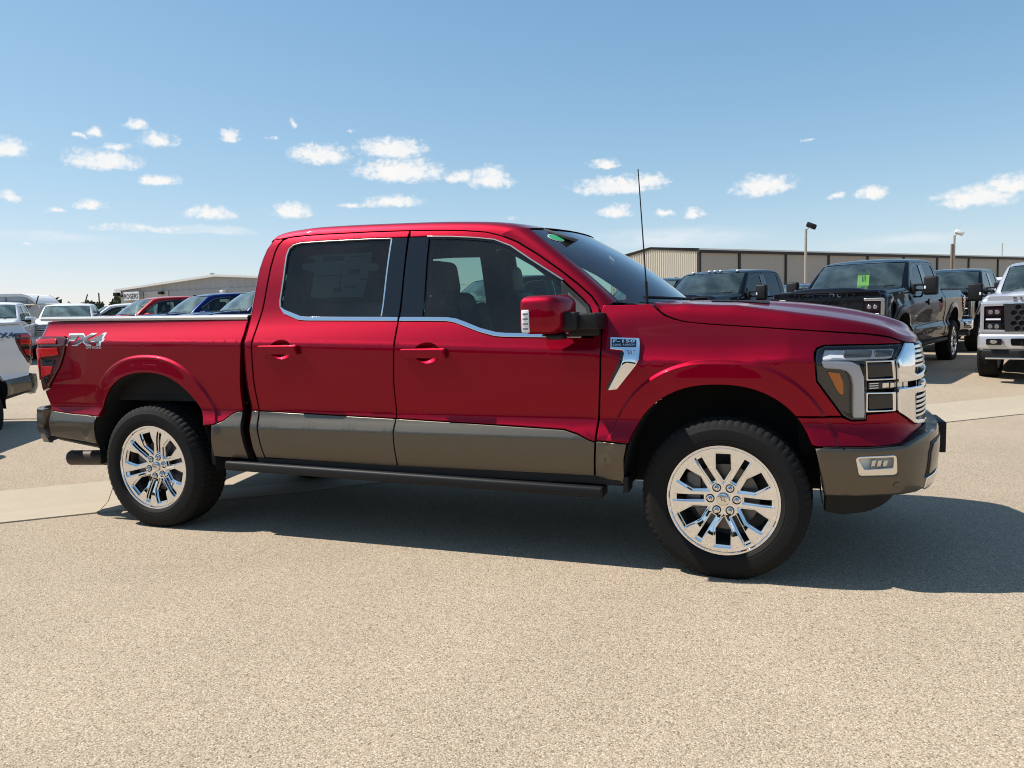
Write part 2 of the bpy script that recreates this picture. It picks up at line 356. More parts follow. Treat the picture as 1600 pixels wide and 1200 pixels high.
def outdir(p):
    a = np.roll(p, 1, 0); b = np.roll(p, -1, 0)
    e1 = p - a; e2 = b - p; e1 /= np.linalg.norm(e1, axis=1)[:, None]; e2 /= np.linalg.norm(e2, axis=1)[:, None]
    n1 = np.c_[e1[:, 1], -e1[:, 0]]; n2 = np.c_[e2[:, 1], -e2[:, 0]]; m = n1 + n2; l = np.linalg.norm(m, axis=1)
    m = np.where(l[:, None] > 1e-6, m / np.maximum(l, 1e-6)[:, None], n1)
    k = 1 / np.maximum((m * n1).sum(1), .45)
    return m, k
def inside(q, poly):
    x, y = q[:, 0], q[:, 1]; r = np.zeros(len(q), bool)
    for i in range(len(poly)):
        x1, y1 = poly[i - 1]; x2, y2 = poly[i]
        c = ((y1 > y) != (y2 > y)); xx = (x2 - x1) * (y - y1) / ((y2 - y1) if y2 != y1 else 1e-12) + x1
        r ^= c & (x < xx)
    return r
def segdist(q, poly):
    d = np.full(len(q), 9.)
    for i in range(len(poly)):
        a, b = poly[i - 1], poly[i]; ab = b - a; t = np.clip(((q - a) @ ab) / max(ab @ ab, 1e-12), 0, 1)
        d = np.minimum(d, np.linalg.norm(q - a - t[:, None] * ab, axis=1))
    return d
def fill2d(loops, step, guides=()):
    pts = np.vstack(loops); lo, hi = pts.min(0), pts.max(0)
    gx = np.arange(lo[0] + step * .5, hi[0], step); gy = np.arange(lo[1] + step * .5, hi[1], step)
    V = [Vector(p) for p in pts]; E = []; k = 0
    for l in loops:
        n = len(l); E += [(k + i, k + (i + 1) % n) for i in range(n)]; k += n
    G = []
    for q in guides:
        q = np.asarray(q, float); ok = inside(q, loops[0])
        for h in loops[1:]: ok &= ~inside(q, h)
        d = np.min([segdist(q, l) for l in loops], 0); G.append(q[ok & (d > .006)])
    if G: G = np.vstack(G); V += [Vector(p) for p in G]
    if len(gx) and len(gy):
        g = np.array(np.meshgrid(gx, gy)).reshape(2, -1).T; ok = inside(g, loops[0])
        for h in loops[1:]: ok &= ~inside(g, h)
        g = g[ok]
        if len(g):
            d = np.min([segdist(g, l) for l in loops], 0); g = g[d > step * .4]
            if len(G) and len(g):
                dd = np.array([np.min(np.hypot(*(G - p).T)) for p in g]); g = g[dd > .012]
            V += [Vector(p) for p in g]
    v, e, f, *_ = delaunay_2d_cdt(V, E, [], 0, 1e-7)
    v = np.array([tuple(p) for p in v]); f = np.array([q for q in f if len(q) == 3])
    c = v[f].mean(1); ok = inside(c, loops[0])
    for h in loops[1:]: ok &= ~inside(c, h)
    f = f[ok]
    a = (v[f[:, 1]] - v[f[:, 0]]); b = (v[f[:, 2]] - v[f[:, 0]]); neg = a[:, 0] * b[:, 1] - a[:, 1] * b[:, 0] < 0
    f[neg] = f[neg][:, ::-1]
    return v, f
def panel_vf(poly, off=0.0, depth=.012, step=.04, holes=(), bevel=.004, r=0.0, surf=None, gap=0.0, guides=()):
    surf = surf or SIDE
    loops = []
    for i, l in enumerate([poly, *holes]):
        p = fillet(l, r)
        if (area2(p) < 0) == (i == 0): p = p[::-1]
        p = resample(p, step)
        if gap: m, k = outdir(p); p = p - m * (gap * k)[:, None]
        loops.append(p)
    inner = []
    for p in loops:
        m, k = outdir(p); inner.append(p - m * (bevel * k)[:, None] if bevel > 0 else p)
    v, f = fill2d(inner, step, guides)
    V = [surf(v, off)]; Nn = [surf.normal(v)]; F = [tuple(q) for q in f]; n = len(v)
    for p, q in zip(loops, inner):
        m, _ = outdir(p); nb = surf.normal(p); e = 1e-3
        O = surf(p + m * e, off) - surf(p, off); O /= np.linalg.norm(O, axis=1)[:, None]
        bl = nb + .9 * O; bl /= np.linalg.norm(bl, axis=1)[:, None]
        K = len(p); rings = [(surf(q, off), surf.normal(q)), (surf(p, off - bevel * .45), bl), (surf(p, off - bevel * .45), O), (surf(p, off - depth), O)]
        base = n
        for P_, N_ in rings: V.append(P_); Nn.append(N_); n += K
        for a in ((0, 1), (2, 3)) if bevel > 0 else ((2, 3),):
            for i in range(K):
                j = (i + 1) % K; F.append((base + a[0] * K + i, base + a[1] * K + i, base + a[1] * K + j, base + a[0] * K + j))
    return np.vstack(V), F, np.vstack(Nn)
def panel(name, poly, mt, parent=None, sides=(1, -1), **kw):
    V, F, Nn = panel_vf(poly, **kw); out = []
    for s in sides:
        if s == 1: out.append(mk(name, V, F, mt, parent[0] if isinstance(parent, (list, tuple)) else parent, nrm=Nn))
        else: out.append(mk(name, mir(V), flip(F), mt, parent[-1] if isinstance(parent, (list, tuple)) else parent, nrm=mir(Nn)))
    return out
def panels(name, polys, mt, parent=None, sides=(1, -1), **kw):
    """several separate shapes of one part in one mesh"""
    R = [panel_vf(p, **kw) for p in polys]; V, F = join_vf([(r[0], r[1]) for r in R]); Nn = np.vstack([r[2] for r in R]); out = []
    for s in sides:
        par = parent[0 if s == 1 else -1] if isinstance(parent, (list, tuple)) else parent
        out.append(mk(name, V, F, mt, par, nrm=Nn) if s == 1 else mk(name, mir(V), flip(F), mt, par, nrm=mir(Nn)))
    return out
def band(up, lo): return list(up) + list(lo)[::-1]
def both(name, V, F, mt, parent, sharp=40, smooth=True):
    a = mk(name, V, F, mt, parent[0] if isinstance(parent, (list, tuple)) else parent, smooth, sharp=sharp)
    b = mk(name, mir(V), flip(F), mt, parent[-1] if isinstance(parent, (list, tuple)) else parent, smooth, sharp=sharp)
    return [a, b]
def text_vf(txt, size=1.0, bold=0.0, shear=0.0, extrude=0.0, spacing=1.0, align='LEFT', sx=1.0):
    cu = bpy.data.curves.new('lettering', 'FONT'); cu.body = txt; cu.size = size; cu.offset = bold; cu.shear = shear; cu.extrude = extrude
    cu.space_character = spacing; cu.align_x = align; cu.resolution_u = 3
    ob = bpy.data.objects.new('lettering', cu); COL.objects.link(ob)
    dg = bpy.context.evaluated_depsgraph_get(); me = bpy.data.meshes.new_from_object(ob.evaluated_get(dg))
    V = np.array([tuple(v.co) for v in me.vertices]) * (sx, 1, 1); F = [tuple(p.vertices) for p in me.polygons]
    bpy.data.objects.remove(ob); bpy.data.curves.remove(cu); bpy.data.meshes.remove(me)
    return V, F
def decal(name, txt, box_, mt, parent, off=.002, sides=(1, -1), **kw):
    """lettering laid on the flank inside box_ = (s0, z0, s1, z1)"""
    V, F = text_vf(txt, **kw); lo, hi = V.min(0), V.max(0); s0, z0, s1, z1 = box_; out = []
    u = (V[:, 0] - lo[0]) / (hi[0] - lo[0]); v = (V[:, 1] - lo[1]) / (hi[1] - lo[1])
    for i, sd in enumerate(sides):
        uu = s0 + u * (s1 - s0) if sd == 1 else s1 - u * (s1 - s0)
        p = np.c_[uu, z0 + v * (z1 - z0)]; P = SIDE(p, off); par = parent[i] if isinstance(parent, (list, tuple)) else parent
        Nn = SIDE.normal(p)
        if sd == -1: P = mir(P); Nn = mir(Nn)
        out.append(mk(name, P, F, mt, par, nrm=Nn))
    return out

# ------------------------------------------------------------------ wheels (axis along Y, outer face towards -Y)
TREAD_SEG = 264
def tyre_vf():
    half = [(.276, .095), (.281, .112), (.284, .124), (.291, .132), (.300, .137), (.302, .139), (.312, .139), (.314, .1405), (.345, .1425), (.365, .141), (.367, .139), (.384, .134), (.394, .127), (.402, .121), (.4095, .113), (.416, .098), (.4165, .096), (.409, .094), (.409, .085), (.4175, .083), (.4185, .050), (.410, .048), (.410, .037), (.4185, .035), (.419, .0)]
    prof = [(r, -y) for r, y in half] + [(r, y) for r, y in half[-2::-1]]
    n = len(prof); V = []
    for k in range(TREAD_SEG):
        a = 2 * math.pi * k / TREAD_SEG
        for (r, y) in prof:
            ay = abs(y); q = k + (2 if y > 0 else 0)
            if .094 < ay < .1275 and r > .393 and q % 4 == 0: r -= .006
            elif .049 < ay < .0835 and r > .415 and (q + int(ay * 90)) % 4 == 0: r -= .007
            elif ay < .036 and r > .415 and (k + 1) % 4 == 0: r -= .007
            V.append((r * math.cos(a), y, r * math.sin(a)))
    F = []
    for k in range(TREAD_SEG):
        k2 = (k + 1) % TREAD_SEG
        for i in range(n - 1): F.append((k * n + i, k * n + i + 1, k2 * n + i + 1, k2 * n + i))
    return V, F
def lathe_vf(prof, seg=96):
    n = len(prof); V = [(r * math.cos(2 * math.pi * k / seg), y, r * math.sin(2 * math.pi * k / seg)) for k in range(seg) for r, y in prof]
    F = [(k * n + i, k * n + i + 1, ((k + 1) % seg) * n + i + 1, ((k + 1) % seg) * n + i) for k in range(seg) for i in range(n - 1)]
    return V, F
def rim_surf(p, d=0.0):
    p = np.asarray(p, float); r = np.hypot(p[:, 0], p[:, 1])
    y = -(.088 + .028 * sstep(.06, .22, r)) - d
    return np.c_[p[:, 0], y, p[:, 1]]
rim_surf.normal = lambda p: np.repeat(np.array([[0, -1., 0]]), len(p), 0)
def rim_normal(p):
    p = np.asarray(p, float); e = 1e-3
    a = rim_surf(p + [e, 0]) - rim_surf(p - [e, 0]); b = rim_surf(p + [0, e]) - rim_surf(p - [0, e]); n = np.cross(a, b)
    return n / np.linalg.norm(n, axis=1)[:, None]
rim_surf.normal = rim_normal
def rot2(p, a): c, s = math.cos(a), math.sin(a); return [(x * c - y * s, x * s + y * c) for x, y in p]
RIMR = .270
def make_wheel(parent, loc, rz=0.0, spin=0.0, full=True):
    w = empty('wheel', loc, rz, parent)
    global _WM
    if '_WM' not in globals():
        _WM = {}
        V, F = tyre_vf(); t = mk('tyre', V, F, M['rubber'], None, sharp=32); _WM['tyre'] = t
        circ = [(RIMR * math.cos(a), RIMR * math.sin(a)) for a in np.linspace(0, 2 * math.pi, 96, endpoint=False)]
        pent = [(-.044, .244), (.044, .244), (.0455, .152), (0, .074), (-.0455, .152)]
        slot = [(.094, -.0165), (.094, .0165), (.250, .0185), (.250, -.0185)]
        holes = []
        for k in range(6):
            a = k * math.pi / 3
            holes.append([(*q, .006) for q in rot2(pent, a)]); holes.append([(*q, .004) for q in rot2(slot, a)])
        V, F, Nn = panel_vf(circ, 0, .030, .018, holes, bevel=.0045, surf=rim_surf)
        r = mk('rim', V, F, M['chrome'], None, nrm=Nn); _WM['rim'] = r
        holes = []
        for k in range(6):
            a = k * math.pi / 3
            holes.append([(*q, .004) for q in rot2([(-.037, .235), (.037, .235), (.0378, .154), (0, .092), (-.0378, .154)], a)])
            holes.append([(*q, .003) for q in rot2([(.100, -.0125), (.100, .0125), (.236, .0145), (.236, -.0145)], a)])
        V, F, Nn = panel_vf([(.255 * math.cos(a), .255 * math.sin(a)) for a in np.linspace(0, 2 * math.pi, 72, endpoint=False)], -.018, .020, .02, holes, bevel=.003, surf=rim_surf)
        _WM['rim_inset'] = mk('rim_inset', V, F, M['chrome'], None, nrm=Nn)
        V, F = lathe_vf([(.268, -.118), (.272, -.124), (.2805, -.1235), (.2825, -.118), (.2825, -.105)], 120); _WM['rim_lip'] = mk('rim_lip', V, F, M['chrome'], None, sharp=35)
        V, F = lathe_vf([(.272, -.110), (.250, -.085), (.238, -.02), (.236, .115), (.10, .12)], 72); _WM['rim_barrel'] = mk('rim_barrel', V, F, M['iron'], None, sharp=35)
        V, F = lathe_vf([(.0, -.028), (.17, -.028), (.172, -.022), (.172, -.004), (.0, -.004)], 72); _WM['brake_disc'] = mk('brake_disc', V, F, M['iron'], None, sharp=35)
        bm = bmesh.new(); bm_box(bm, (-.155, -.02, .03), (.075, .07, .19), .012); _WM['brake_caliper'] = from_bm('brake_caliper', bm, M['iron'])
        V, F = lathe_vf([(.0, -.103), (.022, -.1025), (.030, -.100), (.0335, -.095), (.0335, -.07)], 40); _WM['centre_cap'] = mk('centre_cap', V, F, M['satin'], None, sharp=35)
        sq = [(-.016, 0, .006), (-.012, 0, .011), (-.007, 0, .009), (-.008, 0, -.002), (-.003, 0, -.006), (.001, 0, -.002), (.001, 0, .004), (.005, 0, .006), (.009, 0, .001), (.008, 0, -.006), (.012, 0, -.010), (.017, 0, -.006)]
        V, F = tube_vf([(x, -.1035, z) for x, _, z in sq], .0016, 6); _WM['cap_emblem'] = mk('cap_emblem', V, F, M['iron'], None)
        V, F = lathe_vf([(.0, -.112), (.007, -.111), (.0105, -.106), (.0115, -.094), (.0145, -.092), (.0145, -.07)], 14)
        _WM['lug_nut'] = mk('lug_nut', V, F, M['chrome'], None, sharp=40)
        V, F = lathe_vf([(.0225, -.0905), (.0165, -.0895), (.0165, -.07)], 20); _WM['lug_pocket'] = mk('lug_pocket', V, F, M['gloss'], None, sharp=40)
    for k, src in _WM.items():
        if k in ('lug_nut', 'lug_pocket'): continue
        o = bpy.data.objects.new(k, src.data); COL.objects.link(o); o.parent = w
        if k not in ('brake_caliper', 'tyre'): o.rotation_euler = (0, spin, 0)
    for k in range(6):
        a = k * math.pi / 3
        for nm in ('lug_pocket', 'lug_nut'):
            o = bpy.data.objects.new(nm, _WM[nm].data); COL.objects.link(o); o.parent = w
            d = Vector((.066 * math.cos(a), 0, .066 * math.sin(a))); d.rotate(Matrix.Rotation(spin, 3, 'Y')); o.location = d
    return w
def drop_wheel_masters():
    for o in _WM.values(): bpy.data.objects.remove(o)

# ------------------------------------------------------------------ outlines on the flank (s, z)
def arch_pts(k, i, a0=0, a1=180, n=29):
    xc, zc, A, B = ARCH[i]; e = 2 / 2.3; P = []
    for a in np.radians(np.linspace(a0, a1, n)):
        c, s = math.cos(a), math.sin(a); P.append((xc + k * A * np.sign(c) * abs(c) ** e, zc + k * B * s ** e if s > 0 else zc))
    return P                                                   # front to rear
def arch_cut(k, i, zf, zr):
    """arch outline from the front foot at height zf over the top to the rear foot at zr"""
    P = [p for p in arch_pts(k, i, 0, 180, 61)]; h = len(P) // 2
    f = [p for p in P[:h] if p[1] > zf + .004]; r = [p for p in P[h:] if p[1] > zr + .004]
    xc, zc, A, B = ARCH[i]
    fx = lambda z: A * k * max(0, 1 - (max(z - zc, 0) / (B * k)) ** 2.3) ** (1 / 2.3)
    return [(xc + fx(zf), zf)] + f + r + [(xc - fx(zr), zr)]
REAR_SEAM = [(-2.803, .500), (-2.812, .586), (-2.836, .800), (-2.842, .98), (-2.840, 1.12), (-2.836, 1.25), (-2.828, 1.36), (-2.816, 1.449), (-2.806, 1.60), (-2.800, 1.70), (-2.786, 1.80), (-2.768, 1.845), (-2.742, 1.874), (-2.705, 1.889)]
DOOR_TOP = [(-2.60, 1.894), (-2.478, 1.896), (-2.1, 1.890), (-1.839, 1.881)]
FRONT_TOP = [(-1.839, 1.881), (-1.65, 1.871), (-1.484, 1.859), (-1.341, 1.841), (-1.251, 1.816), (-1.149, 1.774), (-1.015, 1.694), (-.876, 1.598), (-.780, 1.525), (-.697, 1.455), (-.650, 1.393), (-.632, 1.309)]
FRONT_SEAM = [(-.626, 1.185), (-.630, 1.05), (-.641, .904), (-.652, .78), (-.660, .678), (-.678, .458)]
B_SEAM = [(-1.839, 1.881), (-1.842, 1.834), (-1.847, 1.585), (-1.840, 1.368), (-1.843, 1.185), (-1.857, .980), (-1.863, .786), (-1.866, .69), (-1.864, .551), (-1.866, .485)]
R_TRIM = [(-1.846, 1.8375), (-2.10, 1.846), (-2.46, 1.850), (-2.60, 1.849), (-2.652, 1.840), (-2.684, 1.815), (-2.694, 1.77), (-2.690, 1.617), (-2.695, 1.485), (-2.688, 1.450), (-2.652, 1.407), (-2.538, 1.367), (-2.474, 1.3615), (-1.957, 1.349), (-1.842, 1.345)]
R_GLASS = [(-1.952, 1.832), (-2.10, 1.837), (-2.46, 1.841), (-2.595, 1.840), (-2.645, 1.831), (-2.673, 1.807), (-2.683, 1.768), (-2.679, 1.617), (-2.684, 1.487), (-2.676, 1.456), (-2.645, 1.431), (-2.525, 1.390), (-2.474, 1.385), (-1.958, 1.373)]
F_TRIM = [(-1.834, 1.838), (-1.716, 1.835), (-1.56, 1.825), (-1.41, 1.810), (-1.288, 1.792), (-1.183, 1.750), (-1.062, 1.671), (-.862, 1.546), (-.757, 1.453), (-.702, 1.40), (-.684, 1.353), (-.672, 1.237), (-.854, 1.238), (-1.013, 1.241), (-1.17, 1.245), (-1.228, 1.250), (-1.322, 1.274), (-1.426, 1.310), (-1.475, 1.327), (-1.53, 1.337), (-1.687, 1.341), (-1.834, 1.3435)]
F_GLASS = [(-1.700, 1.824), (-1.56, 1.815), (-1.415, 1.800), (-1.293, 1.782), (-1.191, 1.741), (-1.067, 1.661), (-.862, 1.536), (-.849, 1.262), (-1.033, 1.264), (-1.162, 1.267), (-1.219, 1.272), (-1.316, 1.297), (-1.416, 1.334), (-1.47, 1.352), (-1.53, 1.360), (-1.687, 1.366)]

def loft(name, P, mt, parent, sharp=30, mirror=False, flipf=False, merge=False):
    V, F = grid_vf(P)
    if flipf: F = flip(F)
    if mirror: return both(name, V, F, mt, parent, sharp)
    return mk(name, V, F, mt, parent, sharp=sharp)

# hood lines
HOOD_SEAM = [(-.365, 1.404), (-.330, 1.372), (-.296, 1.346), (-.25, 1.327), (-.199, 1.312), (-.08, 1.297), (.05, 1.286), (.28, 1.267), (.5, 1.250), (.68, 1.236), (.80, 1.218), (.87, 1.196), (.95, 1.186), (1.1, 1.183), (1.3, 1.185), (1.55, 1.187), (SEND, 1.188)]
def interp(pts, x): a = np.array(pts); return np.interp(x, a[:, 0], a[:, 1])
def hood_grid():
    ss = np.concatenate([np.linspace(-.365, .8, 48), np.linspace(.82, SEND - .01, 34)]); hs = np.array(HOOD_SEAM)
    zO = herm(hs[:, 0], hs[:, 1], ss); O = S(ss, zO)
    H = np.interp(ss, [-.365, -.30, -.2, .05, .5, .68, .80, .95, 1.2, SEND], [.008, .058, .090, .100, .070, .052, .040, .030, .024, .02])
    xC = np.interp(ss, [-.365, -.2, .05, .5, .745, 1.0, 1.35, SEND], [-.235, -.13, .06, .46, .68, .80, .89, .945])
    zC = herm([-.3, -.15, .024, .286, .512, .70, .80, .87, .92, .945], [1.421, 1.421, 1.417, 1.402, 1.374, 1.333, 1.300, 1.262, 1.222, 1.190], xC)
    vs = [0, .006, .014, .024, .036, .050, .066, .085, .12, .17, .23, .30, .335, .365, .395, .43, .48, .56, .66, .78, .9, 1.0]
    rise = [0, .25, .48, .67, .83, .94, 1.0, 1.0, 1.0, 1.0, 1.0, 1, 1, 1, 1, 1, 1, 1, 1, 1, 1, 1]
    g = [0, 0, 0, 0, 0, 0, 0, .03, .10, .20, .30, .40, .52, .68, .76, .80, .84, .89, .93, .97, .99, 1]
    P = []
    for i in range(len(ss)):
        row = []
        for v, r_, g_ in zip(vs, rise, g):
            zE = zO[i] + H[i] * r_; z = zE + (max(zC[i], zO[i]) - (zO[i] + H[i])) * g_ if v > .07 else zE
            k = sstep(0, 1, v) * .25 + v * .75
            row.append((O[i][0] + (xC[i] - O[i][0]) * v, O[i][1] * (1 - v), z))
        P.append(row)
    return np.array(P)
def ws_pt(u, t):
    a = abs(u); bx = -.25 - .325 * a ** 2.1; bz = 1.398 + .022 * a * a; tx = -.93 - .168 * a ** 2.2; tz = 1.864 - .014 * a * a
    w = .80 + (.715 - .80) * t; b = .028 * math.sin(math.pi * t) * (1 - .6 * a * a)
    return (bx + (tx - bx) * t + b * .55, u * w, bz + (tz - bz) * t + b * .8)
def ws_surf(p, d=0.0):
    p = np.asarray(p, float); P = np.array([ws_pt(u, t) for u, t in p]); return P + d * ws_surf.normal(p)
def _wsn(p):
    p = np.asarray(p, float); e = 1e-3
    f = lambda q: np.array([ws_pt(u, t) for u, t in q])
    n = np.cross(f(p + [e, 0]) - f(p - [e, 0]), f(p + [0, e]) - f(p - [0, e])); n /= np.linalg.norm(n, axis=1)[:, None]
    return np.where(n[:, 2:3] < 0, -n, n)
ws_surf.normal = _wsn

CREASE = [[(x, z - .033 * (x + 1.835)) for x in np.arange(-4.68, .5, .03)] for z in (1.150, 1.172, 1.188, 1.197, 1.206, 1.217, 1.232)]
LEDGE = [[(x, z) for x in np.arange(-4.6, -.45, .035)] for z in (.765, .745, .722, .706, .698, .688, .672, .655)]
SMALL = set()
def small(*o):
    for q in o:
        for x in (q if isinstance(q, list) else [q]): SMALL.add(x.name)

def make_pickup():
    R = empty('pickup_truck')
    red, stone, chrome, black = M['red'], M['stone'], M['chrome'], M['plastic']
    # ---------------- bed
    rear_arch = arch_cut(1.0, 1, .705, .742)
    bed = [(-2.913, 1.375), (-2.914, 1.28), (-2.926, 1.15), (-2.946, 1.0), (-2.958, .88), (-2.963, .797), (-3.000, .794), (-3.045, .776), (-3.10, .735), (-3.16, .712)] + rear_arch + [(-4.40, .751), (-4.615, .768), (-4.63, .80), (-4.655, .88), (-4.662, .905), (-4.612, .916), (-4.596, .924), (-4.455, 1.085), (-4.398, 1.185), (-4.381, 1.25), (-4.392, 1.276), (-4.415, 1.286), (-4.80, 1.286), (-4.80, 1.396)]
    bs = panel('bed_side', bed, red, R, gap=.002, depth=.03, step=.022, guides=CREASE + [arch_pts(k, 1, -2, 182, 150) for k in (1.145, 1.155, 1.165, 1.175, 1.185, 1.195, 1.207)])
    rl = [(-3.000, .790), (-2.963, .793)]
    panels('bed_cladding', [band([(-3.168, .706), (-3.10, .731), (-3.045, .772), (-3.0, .789), (-2.965, .792)], [(-3.196, .50), (-3.14, .496), (-3.06, .493), (-2.98, .490), (-2.936, .488)])], stone, bs, depth=.03, guides=LEDGE)
    panel('rear_cladding', [(-4.606, .765), (-4.40, .748), (-4.150, .738), (-4.165, .66), (-4.176, .55), (-4.40, .572), (-4.600, .592)], stone, bs, depth=.03, guides=LEDGE)
    # satin rail cap with a rolled edge
    xs = np.linspace(-4.70, -2.915, 40); prof = [(.010, 1.397), (.016, 1.400), (.018, 1.414), (.012, 1.424), (-.02, 1.428), (-.07, 1.427), (-.075, 1.39)]
    P = [[(x, -(float(baseW(x, 1.40)) + d), z - .024 * (x + 4.70) / 1.79) for d, z in prof] for x in xs]
    loft('bed_rail_cap', P, M['rail'], R, mirror=True, flipf=True)
    box('tailgate', (-4.70, 0, 1.04), (.06, 1.62, .70), red, R, .02)
    box('bed_floor', (-3.79, 0, .86), (1.76, 1.72, .04), M['dark'], R)
    box('bed_front_wall', (-2.94, 0, 1.10), (.03, 1.72, .52), M['dark'], R)
    for s in (-1, 1): box('bed_liner', (-3.82, s * .84, 1.12), (1.74, .03, .52), M['dark'], R)
    # off-road decal
    d0 = decal('decal_outline', 'FX4', (-4.413, 1.223, -4.045, 1.309), M['emblemlight'], bs, off=.0018, bold=.055, shear=.12, sx=1.5, spacing=1.12)
    d1 = decal('decal_lettering', 'FX4', (-4.394, 1.240, -4.068, 1.296), M['emblemgrey'], bs, off=.0034, bold=.06, shear=.12, sx=1.5, spacing=1.12)
    d2 = decal('decal_small_lettering', 'OFF ROAD', (-4.205, 1.203, -4.065, 1.219), M['emblemlight'], bs, off=.002, bold=.01)
    small(d0, d1, d2)
    # ---------------- tail lamp
    tl = [(-4.86, 1.282), (-4.64, 1.284), (-4.42, 1.283), (-4.392, 1.272), (-4.384, 1.25), (-4.400, 1.188), (-4.458, 1.085), (-4.600, .926), (-4.655, .908), (-4.80, .905)]
    t0 = panel('tail_lamp', tl, M['smoke'], R, off=.012, depth=.04, r=.006, bevel=.008)
    a = panels('lamp_strip', [[(-4.84, 1.262), (-4.47, 1.266), (-4.455, 1.240), (-4.84, 1.236)], [(-4.82, 1.205), (-4.452, 1.214), (-4.448, 1.165), (-4.62, 1.150), (-4.645, 1.13), (-4.660, 1.06), (-4.668, .985), (-4.80, .985)]], M['redlamp'], t0, off=.020, depth=.008, r=.012, bevel=.003)
    b = panels('lamp_block', [[(-4.615, 1.085), (-4.515, 1.083), (-4.545, 1.035), (-4.618, 1.010)]], M['redlamp'], t0, off=.020, depth=.008, r=.004, bevel=.002)
    for q in ([(-4.605, 1.128), (-4.49, 1.131), (-4.508, 1.094), (-4.610, 1.092)], [(-4.62, 1.0), (-4.566, 1.012), (-4.605, .955), (-4.632, .948)]): panel('reverse_lamp', q, M['lampglass'], t0, off=.020, depth=.008, r=.004, bevel=.002)
    # ---------------- doors
    inner_r = list(reversed(R_TRIM))
    rd = REAR_SEAM + DOOR_TOP + [(-1.842, 1.8365)] + R_TRIM + B_SEAM[3:]
    cup = lambda cx, cz: [(cx + .078 * math.cos(a) * (1 if math.cos(a) > 0 else 1), cz + .056 * math.sin(a)) for a in np.linspace(0, 2 * math.pi, 20, endpoint=False)]
    RD_lo = [(-1.840, 1.345), (-1.843, 1.185), (-1.857, .980), (-1.863, .786), (-1.866, .69), (-1.864, .551), (-1.866, .485), (-2.3, .492)]
    rear_door_poly = REAR_SEAM + DOOR_TOP + R_TRIM + RD_lo[1:]
    two_r = [(-2.836, .800), (-2.362, .787), (-1.862, .775)]; two_f = [(-1.862, .775), (-1.514, .765), (-.836, .742), (-.760, .722), (-.690, .690), (-.660, .683)]
    up_r = [p for p in REAR_SEAM if p[1] > .81]
    rdp = [two_r[0]] + up_r + DOOR_TOP + R_TRIM + [p for p in RD_lo[1:] if p[1] > .79] + [two_r[2], two_r[1]]
    rd = panel('rear_door', rdp, red, R, gap=.0035, depth=.03, guides=CREASE, holes=[cup(-2.622, 1.184)])
    lo_r = two_r + [(-1.866, .69), (-1.864, .551), (-1.866, .485), (-2.3, .494), (-2.803, .502), (-2.812, .586)]
    panel('lower_cladding', lo_r, stone, rd, gap=.0035, depth=.03, guides=LEDGE, off=.001)
    fdp = [(-1.862, .775), (-1.857, .980), (-1.843, 1.185), (-1.840, 1.3435)] + F_TRIM[::-1] + FRONT_TOP + [p for p in FRONT_SEAM if p[1] > .70] + two_f[::-1][:-1]
    fd = panel('front_door', fdp, red, R, gap=.0035, depth=.03, guides=CREASE, holes=[cup(-1.633, 1.158)])
    lo_f = two_f + [(-.678, .458), (-1.2, .472), (-1.866, .485), (-1.864, .551), (-1.866, .69)]
    panel('lower_cladding', lo_f, stone, fd, gap=.0035, depth=.03, guides=LEDGE, off=.001)
    # inner door trims
    panel('door_trim', [(-2.80, .55), (-2.80, 1.45), (-2.70, 1.40), (-2.53, 1.36), (-1.86, 1.34), (-1.86, .55)], M['interior'], rd, off=-.05, depth=.02, bevel=0)
    panel('door_trim', [(-1.86, .55), (-1.86, 1.335), (-1.53, 1.330), (-1.426, 1.303), (-1.23, 1.245), (-.68, 1.23), (-.68, .55)], M['interior'], fd, off=-.05, depth=.02, bevel=0)
    panel('window_frame_trim', band([(-2.79, 1.5), (-2.77, 1.84), (-2.70, 1.88), (-2.2, 1.885), (-1.50, 1.855), (-1.25, 1.81), (-1.02, 1.69), (-.70, 1.45)], [(-2.70, 1.5), (-2.69, 1.80), (-2.66, 1.835), (-2.2, 1.838), (-1.50, 1.815), (-1.29, 1.78), (-1.06, 1.65), (-.76, 1.43)]), M['interior'], R, off=-.04, depth=.015, bevel=0)
    panels('pillar_trim', [[(-1.98, .9), (-1.97, 1.86), (-1.70, 1.85), (-1.68, .9)]], M['interior'], R, off=-.055, depth=.02, bevel=0)
    # glass, trims, pillars
    panel('door_glass', R_GLASS, M['tint'], rd, off=-.009, depth=.004, bevel=0)
    panel('door_glass', F_GLASS, M['glass'], fd, off=-.009, depth=.004, bevel=0)
    fr_r = [R_TRIM[i] for i in range(len(R_TRIM))]
    panel('pillar_cover', [(-1.952, 1.836), (-1.849, 1.8355), (-1.846, 1.6), (-1.846, 1.372), (-1.958, 1.374)], M['gloss'], rd, off=.000, depth=.01, bevel=.002)
    panel('pillar_cover', [(-1.836, 1.8355), (-1.706, 1.832), (-1.690, 1.368), (-1.834, 1.370)], M['gloss'], fd, off=.000, depth=.01, bevel=.002)
    panel('window_seal', band(R_TRIM[:12], R_GLASS[:12]), M['gloss'], rd, off=-.004, depth=.01, bevel=.001)
    nT = [(-1.834, 1.838), (-1.716, 1.835), (-1.56, 1.825), (-1.41, 1.810), (-1.288, 1.792), (-1.183, 1.750), (-1.062, 1.671), (-.862, 1.546)]
    panel('window_seal', band(nT[1:], F_GLASS[:7]), M['gloss'], fd, off=-.004, depth=.01, bevel=.001)
    off2 = lambda P, d: [tuple(q) for q in (np.array(P) + [0, d])]
    thinR = [(-1.955, 1.8425), (-2.10, 1.8475), (-2.46, 1.8515), (-2.602, 1.8505), (-2.656, 1.841), (-2.688, 1.816), (-2.6985, 1.77), (-2.6945, 1.617), (-2.6995, 1.485), (-2.692, 1.447)]
